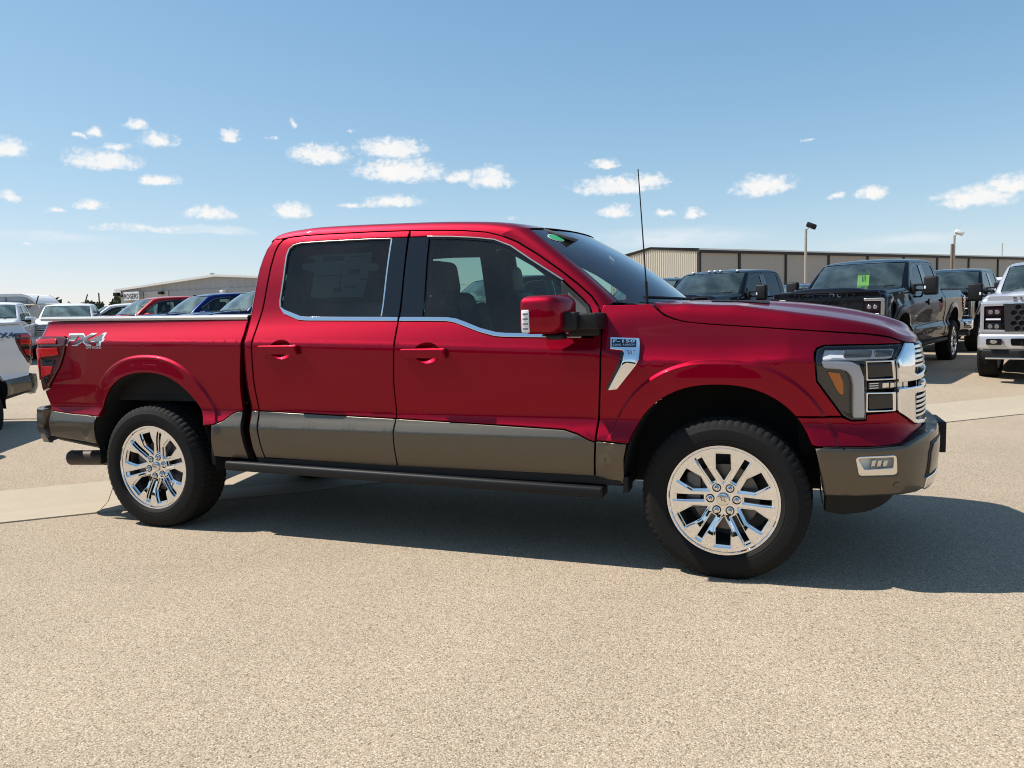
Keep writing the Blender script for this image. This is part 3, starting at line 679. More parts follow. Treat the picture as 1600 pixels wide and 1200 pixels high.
    thinRi = [(-1.955, 1.8355), (-2.10, 1.8405), (-2.46, 1.8445), (-2.599, 1.8435), (-2.650, 1.8345), (-2.679, 1.812), (-2.6885, 1.768), (-2.6845, 1.617), (-2.6895, 1.486), (-2.682, 1.453)]
    a = panel('window_trim', band([(a, b - .002) for a, b in thinR], thinRi), M['trim'], rd, off=.003, depth=.01, bevel=.0015)
    beltR = [(-2.692, 1.450), (-2.683, 1.447), (-2.648, 1.427), (-2.527, 1.387), (-2.474, 1.381), (-1.958, 1.369), (-1.8465, 1.366)]
    beltRl = [(-2.690, 1.447), (-2.688, 1.444), (-2.652, 1.404), (-2.538, 1.364), (-2.474, 1.358), (-1.957, 1.346), (-1.8465, 1.3435)]
    a2 = panel('belt_trim', band(beltR, beltRl), M['chrome'], rd, off=.005, depth=.012, bevel=.003)
    a3 = panel('pillar_strip', [(-1.959, 1.836), (-1.949, 1.836), (-1.955, 1.373), (-1.964, 1.373)], M['satin'], rd, off=.002, depth=.008, bevel=.001)
    thinF = [(-1.718, 1.8415), (-1.56, 1.8315), (-1.41, 1.8165), (-1.286, 1.7985), (-1.179, 1.756), (-1.058, 1.677), (-.858, 1.552)]
    thinFi = [(-1.718, 1.8345), (-1.56, 1.8245), (-1.41, 1.8095), (-1.288, 1.7915), (-1.183, 1.7485), (-1.063, 1.669), (-.863, 1.544)]
    panel('window_trim', band([(a, b - .002) for a, b in thinF], thinFi), M['trim'], fd, off=.003, depth=.01, bevel=.0015)
    beltF = [(-1.8335, 1.366), (-1.687, 1.363), (-1.53, 1.358), (-1.47, 1.349), (-1.416, 1.331), (-1.316, 1.294), (-1.219, 1.270), (-1.162, 1.265), (-1.013, 1.261), (-.735, 1.256)]
    beltFl = [(-1.8335, 1.3425), (-1.687, 1.340), (-1.53, 1.336), (-1.475, 1.326), (-1.426, 1.309), (-1.322, 1.273), (-1.228, 1.249), (-1.17, 1.244), (-1.013, 1.240), (-.735, 1.235)]
    panel('belt_trim', band(beltF, beltFl), M['chrome'], fd, off=.005, depth=.012, bevel=.003)
    panel('mirror_sail', [(-.868, 1.540), (-.757, 1.448), (-.704, 1.397), (-.688, 1.353), (-.675, 1.260), (-.853, 1.262)], black, fd, off=.004, depth=.014, bevel=.003)
    panel('sail_panel', [(-.826, 1.475), (-.770, 1.43), (-.720, 1.385), (-.708, 1.355), (-.80, 1.352)], M['sail'], fd, off=.006, depth=.004, bevel=.002)
    # handles
    for par, cx, cz, nm in ((rd, -2.631, 1.184, 'r'), (fd, -1.647, 1.157, 'f')):
        cc = cx + .010
        V = []; n = 8
        for i in range(n + 1):
            k = i / n
            for a in np.linspace(0, 2 * math.pi, 24, endpoint=False):
                V.append((cc + .0795 * k * math.cos(a), cz + .0575 * k * math.sin(a)))
        d = np.array([-.030 * (1 - (i / n) ** 2.2) - .001 for i in range(n + 1) for _ in range(24)])
        P = SIDE(np.array(V)) + d[:, None] * SIDE.normal(np.array(V))
        F = [(i * 24 + j, (i + 1) * 24 + j, (i + 1) * 24 + (j + 1) % 24, i * 24 + (j + 1) % 24) for i in range(n) for j in range(24)]
        both('handle_cup', P, F, red, par)
        hp = [(cx - .138, cz - .024), (cx + .138, cz - .026), (cx + .138, cz + .025), (cx - .138, cz + .027)]
        panel('door_handle', hp, red, par, off=.036, depth=.026, r=.010, bevel=.010)
        panel('handle_end', [(cx + .108, cz - .0275), (cx + .141, cz - .0275), (cx + .141, cz + .0275), (cx + .108, cz + .0275)], red, par, off=.030, depth=.035, r=.01, bevel=.008)
        panel('handle_foot', [(cx - .136, cz - .018), (cx - .10, cz - .018), (cx - .10, cz + .018), (cx - .136, cz + .018)], red, par, off=.018, depth=.03, bevel=.002)
    # ---------------- cab shell: rear quarter, roof, pillars
    quarter = [(-2.866, .500), (-2.872, .576), (-2.890, .799), (-2.894, 1.052), (-2.892, 1.20), (-2.896, 1.351), (-2.896, 1.459), (-2.887, 1.625), (-2.876, 1.727), (-2.850, 1.817), (-2.812, 1.880)]
    panel('cab_quarter', band(quarter, [(-2.807, .500), (-2.816, .586), (-2.840, .800), (-2.846, .98), (-2.844, 1.12), (-2.840, 1.25), (-2.832, 1.36), (-2.820, 1.449), (-2.810, 1.60), (-2.804, 1.70), (-2.790, 1.80), (-2.772, 1.848), (-2.748, 1.880)]), red, R, depth=.04, gap=.001)
    panel('cab_cladding', [(-2.8415, .797), (-2.889, .797), (-2.873, .576), (-2.867, .502), (-2.806, .502), (-2.815, .586)], stone, R, off=.003, depth=.02)
    # cab rear wall
    q = np.array(quarter); zz = np.linspace(.5, 1.88, 24); xx = np.interp(zz, q[:, 1], q[:, 0])
    P = []
    for x, z in zip(xx, zz):
        w = float(baseW(x, z)); row = [(x, -w, z), (x - .015, -w + .012, z), (x - .022, -w + .04, z)] + [(x - .024 - .01 * (1 - (y / w) ** 2), y, z) for y in np.linspace(-w + .08, w - .08, 11)] + [(x - .022, w - .04, z), (x - .015, w - .012, z), (x, w, z)]
        P.append(row)
    loft('cab_rear_wall', P, red, R)
    panel('rear_window', [(-.62, .0), (.62, .0), (.56, .36), (-.56, .36)], M['tint'], R, sides=(1,), off=.0, depth=.01, r=.06, surf=plane_surf((-2.945, 0, 1.44), (0, -1, 0), (.12, 0, .993)))
    box('rear_wall_trim', (-2.81, 0, 1.12), (.03, 1.50, 1.16), M['interior'], R, .01)
    # roof
    top = [(-2.85, 1.86), (-2.81, 1.882), (-2.742, 1.884), (-2.66, 1.894)] + DOOR_TOP + FRONT_TOP[1:6]
    zs = lambda x: interp(sorted(top), x) + .003
    zr = lambda x: herm([-2.86, -2.80, -2.70, -2.5, -1.87, -1.36, -1.2, -1.08, -.90], [1.895, 1.922, 1.940, 1.952, 1.938, 1.909, 1.886, 1.852, 1.84], x)
    zc = lambda x: herm([-2.93, -2.80, -2.5, -1.87, -1.4, -1.2, -1.1, -1.02, -.93], [1.905, 1.950, 1.972, 1.968, 1.944, 1.915, 1.892, 1.873, 1.864], x)
    us = [('s', 0, 0, 0), ('s', .30, .008, 0), ('s', .62, .022, 0), ('s', .86, .048, 0), ('s', 1.0, .092, 0)] + [('c', k, 0, 0) for k in (.18, .36, .52, .68, .84, 1.0)]
    ts = np.linspace(0, 1, 46); P = []
    for t in ts:
        t = t if t < .9 else t
        half = []
        for kind, a, dw, _ in us:
            if kind == 's':
                xr = -2.826 + .05 * a; xf = -1.235 + a * .135
                x = xr + (xf - xr) * t; z0 = float(zs(x)); z1 = float(zr(x)); z = z0 + (z1 - z0) * a
                w0 = float(baseW(x, z0)); w = w0 - dw * 1.0
                if a == 1.0: w = min(w, w0 - dw)
                last = (x, w, z, xr, xf)
            else:
                x4, w4, z4, xr4, xf4 = last
                xr = xr4 - .07 * a * (2 - a); xf = xf4 + .17 * (1 - (1 - a) ** 2.0)
                x = xr + (xf - xr) * t; w = w4 * (1 - a)
                zz_ = float(zc(x)); zb = float(zr(x if x < -1.08 else -1.08)); zb = zb if x < -1.08 else z4
                e = 1 - (1 - a) ** 2.4; z = zb * (1 - e) + zz_ * e
            half.append((x, -w, z))
        P.append(half + [(x, -y, z) for x, y, z in half[-2::-1]])
    P.insert(0, [(x - .014, y * .995, min(z - .012, 1.90)) for x, y, z in P[0]]); P.insert(0, [(x - .008, y * .99, min(z, 1.872)) for x, y, z in P[0]])
    loft('roof', P, red, R, sharp=60, flipf=True)
    roofP = np.array(P); inn = roofP[2:].copy(); inn[:, :, 2] -= .035; inn[:, :, 1] *= .965
    loft('headliner', inn[:, 1:-1], M['head'], R)
    # windshield pillars between door seam and glass edge
    A = np.array(FRONT_TOP[4:] + [(-.634, 1.405)]); 
    seam = [p for p in FRONT_TOP if p[0] >= -1.26] ; seam[-1] = (-.640, 1.36); seam = [p for p in seam if p[1] > 1.355]
    L = np.r_[0, np.cumsum(np.hypot(*np.diff(np.array(seam), axis=0).T))]; L /= L[-1]
    P = []
    for t in np.linspace(0, 1, 22):
        sx = np.interp(t, L, [p[0] for p in seam]); sz = np.interp(t, L, [p[1] for p in seam]) + .004
        a = np.array([sx + .004, -float(baseW(sx, sz)), sz]); b = np.array(ws_pt(-1.0, 1 - t)); b[2] += .002
        row = []
        for k in np.linspace(0, 1, 7):
            p = a + (b - a) * k; bul = .020 * math.sin(math.pi * k) ** .8
            row.append((p[0] + bul * .35, p[1] - bul * .75, p[2] + bul * .6))
        P.append(row)
    loft('windshield_pillar', P, red, R, mirror=True, sharp=50)
    V = np.array(P); V[:, :, 1] += .03; V[:, :, 2] -= .03
    loft('pillar_inner_trim', V, M['interior'], R, mirror=True)
    # windshield
    wg = panel('windshield', [(-.985, .004), (.985, .004), (.985, .992), (-.985, .992)], M['wind'], R, sides=(1,), surf=ws_surf, step=.09, depth=.004, bevel=0, off=-.006)[0]
    fr = [[(-1.0, 0), (1, 0), (1, .045), (-1, .045)], [(-1, .94), (1, .94), (1, 1), (-1, 1)], [(-1, .04), (-.962, .04), (-.962, .945), (-1, .945)], [(.962, .04), (1, .04), (1, .945), (.962, .945)], [(-.16, .80), (.16, .80), (.20, .945), (-.20, .945)]]
    panels('windshield_border', fr, M['gloss'], wg, sides=(1,), surf=ws_surf, step=.08, depth=.003, bevel=0, off=-.011)
    cpt = lambda cu, ct, ru, rt, n=24: [(cu + ru * math.cos(a), ct + rt * math.sin(a)) for a in np.linspace(0, 2 * math.pi, n, endpoint=False)]
    g0 = panel('inspection_sticker', cpt(-.84, .868, .070, .055), M['whiteplain'], wg, sides=(1,), surf=ws_surf, step=.05, depth=.001, bevel=0, off=-.003)
    g1 = panel('sticker_print', cpt(-.84, .868, .062, .048), M['greendot'], wg, sides=(1,), surf=ws_surf, step=.05, depth=.001, bevel=0, off=-.0015)
    g2 = panels('barcode_label', [[(-.84, .735), (-.64, .735), (-.64, .752), (-.84, .752)], [(-.80, .765), (-.64, .765), (-.64, .782), (-.80, .782)], [(-.84, .795), (-.66, .795), (-.66, .808), (-.84, .808)]], M['paper'], wg, sides=(1,), surf=ws_surf, step=.05, depth=.001, bevel=0, off=-.010)
    small(g0, g1, g2)
    for (p0, p1) in (((-.36, .80), (-.28, .05)), ((-.36, .05), (-.36, .05))): pass
    wp = [ws_pt(u, .035) for u in np.linspace(.86, .10, 12)]; wp = [(x + .012, y, z + .016) for x, y, z in wp]
    tube('wiper', wp, .009, black, R, 6); wp = [ws_pt(u, .03) for u in np.linspace(-.05, -.80, 12)]; tube('wiper', [(x + .012, y, z + .016) for x, y, z in wp], .009, black, R, 6)
    # cowl
    P = []
    for u in np.linspace(-1, 1, 21):
        x, y, z = ws_pt(u, 0); a = abs(u)
        P.append([(x + .01, y, z - .004), (x + .06, y * 1.02, z - .010), (x + .10 + .05 * (1 - a), y * 1.06, z - .012), (x + .20 * (1 - .3 * a), y * 1.09, z - .022), (x + .24 * (1 - .3 * a), y * 1.10, z - .06)])
    loft('cowl', P, black, R)
    # ---------------- fender, hood and nose
    fa = arch_cut(1.0, 0, .700, .683)
    seam_pts = [(-.374, 1.404), (-.338, 1.372), (-.303, 1.342), (-.256, 1.323), (-.202, 1.308), (-.08, 1.293), (.05, 1.282), (.28, 1.263), (.5, 1.246), (.68, 1.232), (.80, 1.214), (.865, 1.192)]
    fen = [(-.655, .690), (-.637, .904), (-.6265, 1.05), (-.6225, 1.185), (-.628, 1.309), (-.636, 1.375), (-.630, 1.404)] + seam_pts + [(.862, 1.184), (.47, 1.184), (.432, 1.170), (.421, 1.150), (.421, 1.12), (.429, 1.010), (.545, .842)] + [(.545, .838), (.40, .838)] 
    fa_up = [p for p in fa if p[0] > -.03 and p[1] < .838]; fa_rest = [p for p in fa if not (p[0] > .2 and p[1] < .836)]
    fx = ARCH[0][0] + ARCH[0][2] * (1 - ((.838 - .42) / ARCH[0][3]) ** 2.3) ** (1 / 2.3)
    fen = fen[:-1] + [(fx, .838)] + fa_rest
    fp = panel('fender', fen, red, R, gap=.0025, depth=.03, step=.022, guides=CREASE + [arch_pts(k, 0, -2, 182, 150) for k in (1.175, 1.185, 1.195, 1.205, 1.215, 1.225, 1.237)])
    panel('fender_cladding', [(-.655, .686), (-.487, .681), (-.506, .60), (-.512, .50), (-.520, .452), (-.673, .458)], stone, fp, gap=.002, depth=.03, off=.001)
    val = [(fx, .834), (.545, .834), (.582, .819), (.600, .816), (.655, .818), (.660, .848), (.806, .857), (.90, .803), (.935, .788), (1.15, .772), (SEND, .768), (SEND, .715), (1.2, .715), (.98, .715), (.86, .705), (.70, .697), (.52, .697), (.433, .700)]
    vl = [p for p in fa if p[0] > .2 and .705 < p[1] < .832]
    panel('front_valance', val + vl, red, R, gap=.002, depth=.04, step=.022, guides=[arch_pts(k, 0, -2, 60, 60) for k in (1.175, 1.185, 1.195, 1.205, 1.215, 1.225, 1.237)])
    HP = hood_grid(); V1, F1 = grid_vf(HP); V2 = mir(V1); V, F = join_vf([(V1, flip(F1)), (V2, F1)])
    bm = bmesh.new(); vs = [bm.verts.new(v) for v in V]
    for f in F: bm.faces.new([vs[i] for i in f])
    bmesh.ops.remove_doubles(bm, verts=bm.verts, dist=1e-4)
    from_bm('hood', bm, red, R, sharp=70)
    panel('hood_seam_filler', band([(a, b + .028) for a, b in HOOD_SEAM[1:14]], [(a, b - .03) for a, b in HOOD_SEAM[1:14]]), M['dark'], R, off=-.03, depth=.01, bevel=0)  # added dark strip that keeps sky from showing through the hood seam
    # hood vent on the side of the power bulge
    i0, i1 = 10, 24; P = [[HP[i][j] + np.array([0, -.002, .004]) for j in (12, 13, 14)] for i in range(i0, i1)]
    loft('hood_vent', P, black, R, mirror=True)
    # engine bay closing sheet
    box('radiator_support', (.60, 0, .86), (.5, 1.3, .55), M['dark'], R)
    # ---------------- headlight
    hl = [(.426, 1.122), (.434, 1.164), (.470, 1.180), (.864, 1.180), (.812, 1.118), (.803, 1.02), (.803, .955), (.808, .862), (.657, .853), (.653, .824), (.587, .822), (.552, .842), (.434, 1.014)]
    h = panel('headlight', hl, M['gloss'], R, off=-.045, depth=.02, bevel=0)
    lip = panel('lamp_surround', hl, M['lampglass'], h, off=-.006, depth=.04, holes=[[tuple(p) for p in (resample(fillet(hl, 0), .03) - outdir(resample(fillet(hl, 0), .03))[0] * (.006 if area2(np.array(hl)) > 0 else -.006))]], bevel=0)
    panel('running_light', [(.474, 1.168), (.842, 1.167), (.805, 1.126), (.455, 1.123)], M['drl'], h, off=-.022, depth=.02, r=.01, bevel=.006)
    panels('lamp_reflector', [[(.56, 1.16), (.70, 1.159), (.69, 1.132), (.56, 1.133)], [(.715, 1.159), (.815, 1.157), (.795, 1.133), (.712, 1.133)]], M['iron'], h, off=-.012, depth=.01, r=.004, bevel=.004)
    panel('light_guide', [(.452, 1.108), (.590, 1.103), (.628, 1.085), (.646, 1.03), (.652, .828), (.598, .828), (.597, .99), (.588, 1.035), (.570, 1.058), (.540, 1.068), (.466, 1.074)], M['drl'], h, off=-.006, depth=.03, r=.012, bevel=.007)
    panel('turn_signal', [(.482, 1.056), (.540, 1.046), (.556, 1.00), (.558, .945), (.546, .938), (.524, .968)], M['amber'], h, off=-.024, depth=.02, r=.005, bevel=.004)
    for q in ([(.664, 1.095), (.793, 1.093), (.796, 1.030), (.664, 1.024)], [(.668, .944), (.798, .946), (.800, .874), (.668, .868)]): panel('lamp_box', q, M['lampglass'], h, off=-.004, depth=.03, r=.012, bevel=.008)
    fr_o = lambda z0, z1: [(.655, z1), (.803, z1 - .001), (.803, z0 + .002), (.655, z0)]; fr_i = lambda z0, z1: [(.662, z1 - .008), (.783, z1 - .008), (.786, z0 + .009), (.662, z0 + .008)]
    for z0, z1 in ((1.012, 1.108), (.858, .955)): panel('lamp_frame', fr_o(z0, z1), chrome if z0 < 1 else M['satin'], h, off=.000, depth=.02, holes=[fr_i(z0, z1)], r=.006, bevel=.003)
    panels('lamp_bar', [[(.668, 1.001), (.895, 1.008), (.895, .972), (.668, .966)]], M['gloss'], h, off=-.012, depth=.02, bevel=.002)
    panels('lamp_grid', [[(.735 + k * .04, .998), (.767 + k * .04, .999), (.767 + k * .04, .976), (.735 + k * .04, .975)] for k in range(4)] + [[(.672, .972 + k * .011), (.715, .973 + k * .011), (.715, .978 + k * .011), (.672, .977 + k * .011)] for k in range(3)], M['satin'], h, off=-.006, depth=.01, bevel=.002)
    hl_r = resample(fillet(hl, 0), .05)
    panel('headlight_lens', [(.428, 1.122), (.436, 1.162), (.471, 1.178), (.861, 1.178), (.810, 1.117), (.655, 1.112), (.652, .826), (.588, .824), (.553, .844), (.436, 1.014)], M['lens'], h, off=.004, depth=.003, bevel=0)
    # ---------------- grille
    g = panel('grille', [(.80, 1.178), (SEND, 1.178), (SEND, .775), (.80, .80)], M['gloss'], R, off=-.035, depth=.01, bevel=0)
    panels('grille_surround', [[(.868, 1.181), (.955, 1.176), (.935, 1.10), (.918, 1.040), (.94, 1.032), (1.15, 1.048), (SEND, 1.052), (SEND, 1.020), (1.15, 1.018), (.93, 1.005), (.806, 1.002), (.806, 1.112), (.818, 1.125)],
        [(.806, .973), (.93, .975), (1.15, .972), (SEND, .972), (SEND, .940), (1.15, .938), (.94, .942), (.920, .938), (.926, .865), (.930, .812), (.955, .806), (1.2, .792), (SEND, .790), (SEND, .768), (1.2, .770), (.95, .784), (.918, .792), (.808, .858)]], chrome, R, off=.016, depth=.06, r=.010, bevel=.008)
    bars = []
    for z in (1.160, 1.138, 1.116, 1.094, 1.072): bars.append([(.955 - (1.17 - z) * .3, z + .007), (1.2, z + .008), (SEND, z + .008), (SEND, z - .006), (1.2, z - .006), (.955 - (1.17 - z) * .3, z - .006)])
    for z in (.920, .897, .874, .851, .828): bars.append([(.935, z + .007), (1.2, z + .006), (SEND, z + .006), (SEND, z - .008), (1.2, z - .008), (.935, z - .006)])
    for b_ in bars: panel('grille_bar', b_, M['satin'], g, off=.012, depth=.03, bevel=.004)
    panels('grille_fin', [[(s, .80), (s + .012, .80), (s + .012, 1.16), (s, 1.16)] for s in np.arange(1.0, 1.72, .05)], M['gloss'], g, off=-.012, depth=.02, bevel=0)
    # oval emblem on the grille
    V, F = lathe_vf([(0, -.012), (.5, -.011), (.92, -.008), (1.0, 0)], 40); V = np.array(V); V = np.c_[1.005 - .0 + (-V[:, 1]), V[:, 0] * .115, V[:, 2] * .046 + .995]
    mk('oval_emblem', V, F, M['navy'], R, sharp=50)
    # ---------------- front bumper
    def bsurf(p, d=0.0):
        p = np.asarray(p, float); return S(p[:, 0], p[:, 1]) + (d + .018 + .052 * sstep(.62, 1.05, p[:, 0]))[:, None] * N(p[:, 0], p[:, 1])
    bsurf.normal = lambda p: N(np.asarray(p)[:, 0], np.asarray(p)[:, 1])
    fog = [(.602, .652), (.782, .660), (.795, .568), (.625, .560)]
    bp = panel('front_bumper', [(.425, .690), (.45, .693), (.65, .688), (.81, .697), (.89, .728), (.98, .752), (1.2, .760), (SEND, .760), (SEND, .53), (1.2, .52), (1.0, .497), (.915, .477), (.75, .462), (.628, .450), (.474, .455), (.462, .52)], stone, R, surf=bsurf, depth=.09, holes=[[(*q, .018) for q in fog]], bevel=.014, step=.035)
    panel('bumper_step_pad', [(.46, .699), (.66, .695), (.82, .704), (.90, .735), (.98, .758), (1.2, .766), (SEND, .766), (SEND, .735), (.98, .725), (.85, .69), (.66, .672), (.46, .676)], black, R, off=.012, depth=.03, bevel=.003)
    fg = panel('fog_lamp', fog, M['whiteplain'], R, surf=bsurf, off=-.028, depth=.01, bevel=0)
    panel('fog_bezel', fog, M['satin'], fg, surf=bsurf, off=-.004, depth=.03, r=.018, holes=[[(.612, .643, .01), (.772, .650, .01), (.772, .60, .01), (.645, .59, .01)]], bevel=.003)
    panel('fog_lens', [(.672, .640), (.765, .645), (.765, .595), (.668, .592)], M['lens'], fg, surf=bsurf, off=-.006, depth=.02, r=.008, bevel=.004)
    panels('fog_reflector', [[(.685 + k * .026, .632), (.703 + k * .026, .633), (.697 + k * .026, .602), (.678 + k * .026, .601)] for k in range(3)], M['satin'], fg, surf=bsurf, off=-.018, depth=.008, bevel=.002)
    panel('parking_sensor', [(.800 + .018 * math.cos(a), .520 + .014 * math.sin(a)) for a in np.linspace(0, 6.28, 14)[:-1]], stone, bp, surf=bsurf, off=.003, depth=.01, bevel=.002)
    panel('bumper_inset', [(.962, .70), (1.05, .715), (SEND, .715), (SEND, .56), (1.0, .555), (.945, .545), (.945, .66)], black, bp, surf=bsurf, off=.002, depth=.02, r=.012, bevel=.003)
    panel('bumper_insert', [(.978, .693), (1.05, .704), (SEND, .704), (SEND, .57), (1.0, .566), (.960, .558), (.960, .655)], stone, bp, surf=bsurf, off=.006, depth=.02, r=.012, bevel=.004)
    panel('skid_plate', [(.945, .548), (1.1, .566), (SEND, .566), (SEND, .515), (1.1, .508), (.945, .486)], M['satin'], bp, surf=bsurf, off=.012, depth=.05, r=.01, bevel=.01)
    box('plate_bracket', (1.085, 0, .63), (.07, .32, .17), black, R, .006)
    panel('air_dam', [(.50, .46), (.75, .465), (1.0, .50), (SEND, .52), (SEND, .43), (1.2, .41), (.95, .355), (.75, .318), (.60, .305), (.51, .325)], black, R, off=-.07, depth=.03, bevel=.004)
    for s in (1, -1):
        V, F = tube_vf([(.80, -s * .42, .50), (.98, -s * .42, .47), (1.02, -s * .42, .485)], [.02, .022, .016], 10); mk('tow_hook', V, F, black, R, sharp=40)
    # ---------------- badge on the fender
    bd = [(-.579, 1.231), (-.428, 1.226), (-.4235, 1.20), (-.423, 1.115), (-.437, 1.092), (-.541, .966), (-.588, .960), (-.517, 1.085), (-.506, 1.118), (-.504, 1.150), (-.508, 1.160), (-.518, 1.163), (-.576, 1.170)]
    bg = panel('fender_badge', bd, chrome, fp, off=.016, depth=.02, r=.002, bevel=.004)
    panel('badge_plate', [(-.570, 1.222), (-.447, 1.218), (-.442, 1.214), (-.442, 1.180), (-.446, 1.176), (-.568, 1.181)], M['badgeblack'], fp, off=.0185, depth=.006, r=.003, bevel=.001)
    d0 = decal('badge_number', 'F-150', (-.563, 1.2015, -.450, 1.2175), M['chrome'], fp, off=.020, bold=.03, sx=1.6, spacing=1.1)
    d1 = decal('badge_lettering', 'KING RANCH', (-.562, 1.1845, -.452, 1.1955), M['chrome'], fp, off=.020, bold=.01, spacing=1.2)
    sq = [(-.5, .35), (-.40, .5), (-.28, .4), (-.28, -.3), (-.2, -.5), (-.08, -.4), (-.06, .3), (.0, .45), (.08, .3), (.1, -.4), (.2, -.5), (.3, -.3), (.3, .35), (.4, .5), (.5, .35)]
    pts = SIDE(np.array([(-.470 + x * .042, 1.150 + z * .020) for x, z in sq]), .0175); V, F = tube_vf(pts, .0017, 6); d2 = both('badge_squiggle', V, F, M['badgeblack'], fp)
    panel('vent_slot', [(-.524, 1.157), (-.509, 1.157), (-.510, 1.118), (-.522, 1.085), (-.590, .963), (-.602, .963), (-.538, 1.085), (-.526, 1.115)], M['gloss'], fp, off=.006, depth=.012, bevel=.001)
    small(d0, d1, d2)
    # ---------------- mirrors
    for s in (1, -1):
        bm = bmesh.new(); bm_box(bm, (0, 0, 0), (.215, .235, .205), .045, 4)
        for v in bm.verts:
            t = (-v.co.y / .235 + .5)                        # 0 inner end, 1 outer end
            v.co.x += -.055 * t * t; v.co.z *= 1 - .06 * t
            if v.co.x > 0: v.co.x -= .02 * (abs(v.co.z) / .1) ** 2
            if v.co.y > .02 and v.co.z < .03: v.co.z = max(v.co.z, v.co.z)
        for v in bm.verts: v.co = Vector((v.co.x - .840, (v.co.y - 1.113), v.co.z + 1.361)); v.co.y *= s
        if s == -1: bmesh.ops.reverse_faces(bm, faces=bm.faces)
        mr = from_bm('mirror', bm, red, R, sharp=50)
        bm = bmesh.new(); bm_box(bm, (-.965, -s * 1.113, 1.358), (.02, .20, .16), .008); from_bm('mirror_glass', bm, M['chrome'], mr)
        bm = bmesh.new(); bm_box(bm, (-.952, -s * 1.226, 1.330), (.042, .020, .115), .006)
        sgn = from_bm('mirror_lamp', bm, M['drl'], mr)
        bm = bmesh.new()
        for k in range(4): bm_box(bm, (-.950, -s * 1.237, 1.292 + k * .025), (.028, .004, .007), .001)
        small(from_bm('lamp_rib', bm, M['iron'], mr))
        bm = bmesh.new(); bm_box(bm, (-.688, -s * 1.01, 1.322), (.16, .22, .086), .012, 3); bm_box(bm, (-.745, -s * 1.115, 1.325), (.08, .09, .094), .010, 3)
        from_bm('mirror_arm', bm, black, R)
        bm = bmesh.new(); bm_box(bm, (-.715, -s * .952, 1.285), (.17, .07, .085), .012, 3); bm_box(bm, (-.83, -s * 1.09, 1.247), (.09, .10, .03), .012, 3); from_bm('mirror_base', bm, black, R)
    # ---------------- antenna, roof fin
    tube('antenna', [(-.405, -.835, 1.40), (-.410, -.835, 1.52)], .008, black, R, 8); tube('antenna', [(-.410, -.835, 1.51), (-.4265, -.835, 1.78), (-.447, -.835, 2.105)], [.0045, .0035, .003], black, R, 6)
    bm = bmesh.new(); bm_box(bm, (-2.60, -.10, 1.985), (.20, .07, .05), .02, 3)
    for v in bm.verts:
        if v.co.z > 1.985: v.co.x = -2.66 + (v.co.x + 2.66) * .55; v.co.y = -.10 + (v.co.y + .10) * .5
    from_bm('roof_fin', bm, M['gloss'], R)
    # ---------------- rear bumper, exhaust, step bars, underbody
    rb = [(-4.612, .945), (-4.70, .947), (-4.77, .935), (-4.845, .88), (-4.91, .75), (-4.95, .5), (-4.96, 0)]
    rbx = np.array(rb); tt = np.r_[0, np.cumsum(np.hypot(*np.diff(rbx, axis=0).T))]; ti = np.linspace(0, tt[-1], 26); bx = herm(tt, rbx[:, 0], ti); bw = herm(tt, rbx[:, 1], ti)
    prof = [(.05, .776), (.012, .776), (.002, .770), (.0, .755), (.0, .735), (-.004, .728), (-.006, .62), (.004, .585), (.022, .555), (.03, .530), (.10, .520)]
    half = [[(bx[i] + d * (i / 25) ** .5, -(bw[i] - d * .75), z + .0 * i) for d, z in prof] for i in range(2, 26)]
    full = half + [[(x, -y, z) for x, y, z in r_] for r_ in half[-2::-1]]
    loft('rear_bumper', full, stone, R, sharp=40)
    P = [[(x, -(.925 - d), z) for d, z in ((0, .592), (.0, .565), (.03, .545), (.15, .54))] for x in np.linspace(-4.62, -4.17, 8)]
    P = [[(x, y, z - .055 * (x + 4.62) / .45) for x, y, z in r_] for r_ in P]
    loft('bumper_lower_trim', P, black, R, mirror=True)
    tube('exhaust_pipe', [(-4.43, -.69, .388), (-4.3, -.68, .40), (-4.0, -.60, .46)], [.054, .05, .045], M['exhaust'], R, 20, cap=False)
    V, F = tube_vf([(-4.752, -.70, .375), (-4.42, -.69, .388)], .0555, 24, cap=False); mk('exhaust_tip', V, F, M['exhaust'], R)
    V, F = lathe_vf([(.056, 0), (.058, .004), (.052, .006), (.050, .0)], 24); V = np.array(V); mk('exhaust_ring', np.c_[V[:, 1] - 4.756, V[:, 0] - .70, V[:, 2] + .375], F, M['satin'], R)
    V, F = lathe_vf([(.0, 0), (.05, 0)], 24); V = np.array(V); mk('exhaust_bore', np.c_[V[:, 1] - 4.70, V[:, 0] - .70, V[:, 2] + .375], F, M['dark'], R)
    for s in (1, -1):
        bm = bmesh.new(); bm_box(bm, (-1.855, -s * .935, .428), (2.47, .13, .060), .016, 3)
        for v in bm.verts: v.co.z += -.018 * (v.co.x + 1.855) / 1.2
        from_bm('step_bar', bm, black, R)
        for x in (-2.75, -1.85, -.95): box('step_bracket', (x, -s * .84, .46), (.06, .22, .05), M['dark'], R, .006)
        P = [[(x, -s * w, z) for w, z in ((.955, .50), (.955, .452), (.93, .44), (.7, .44))] for x in np.linspace(-2.86, -.53, 6)]
        loft('rocker_panel', P, M['dark'], R, flipf=(s == -1))
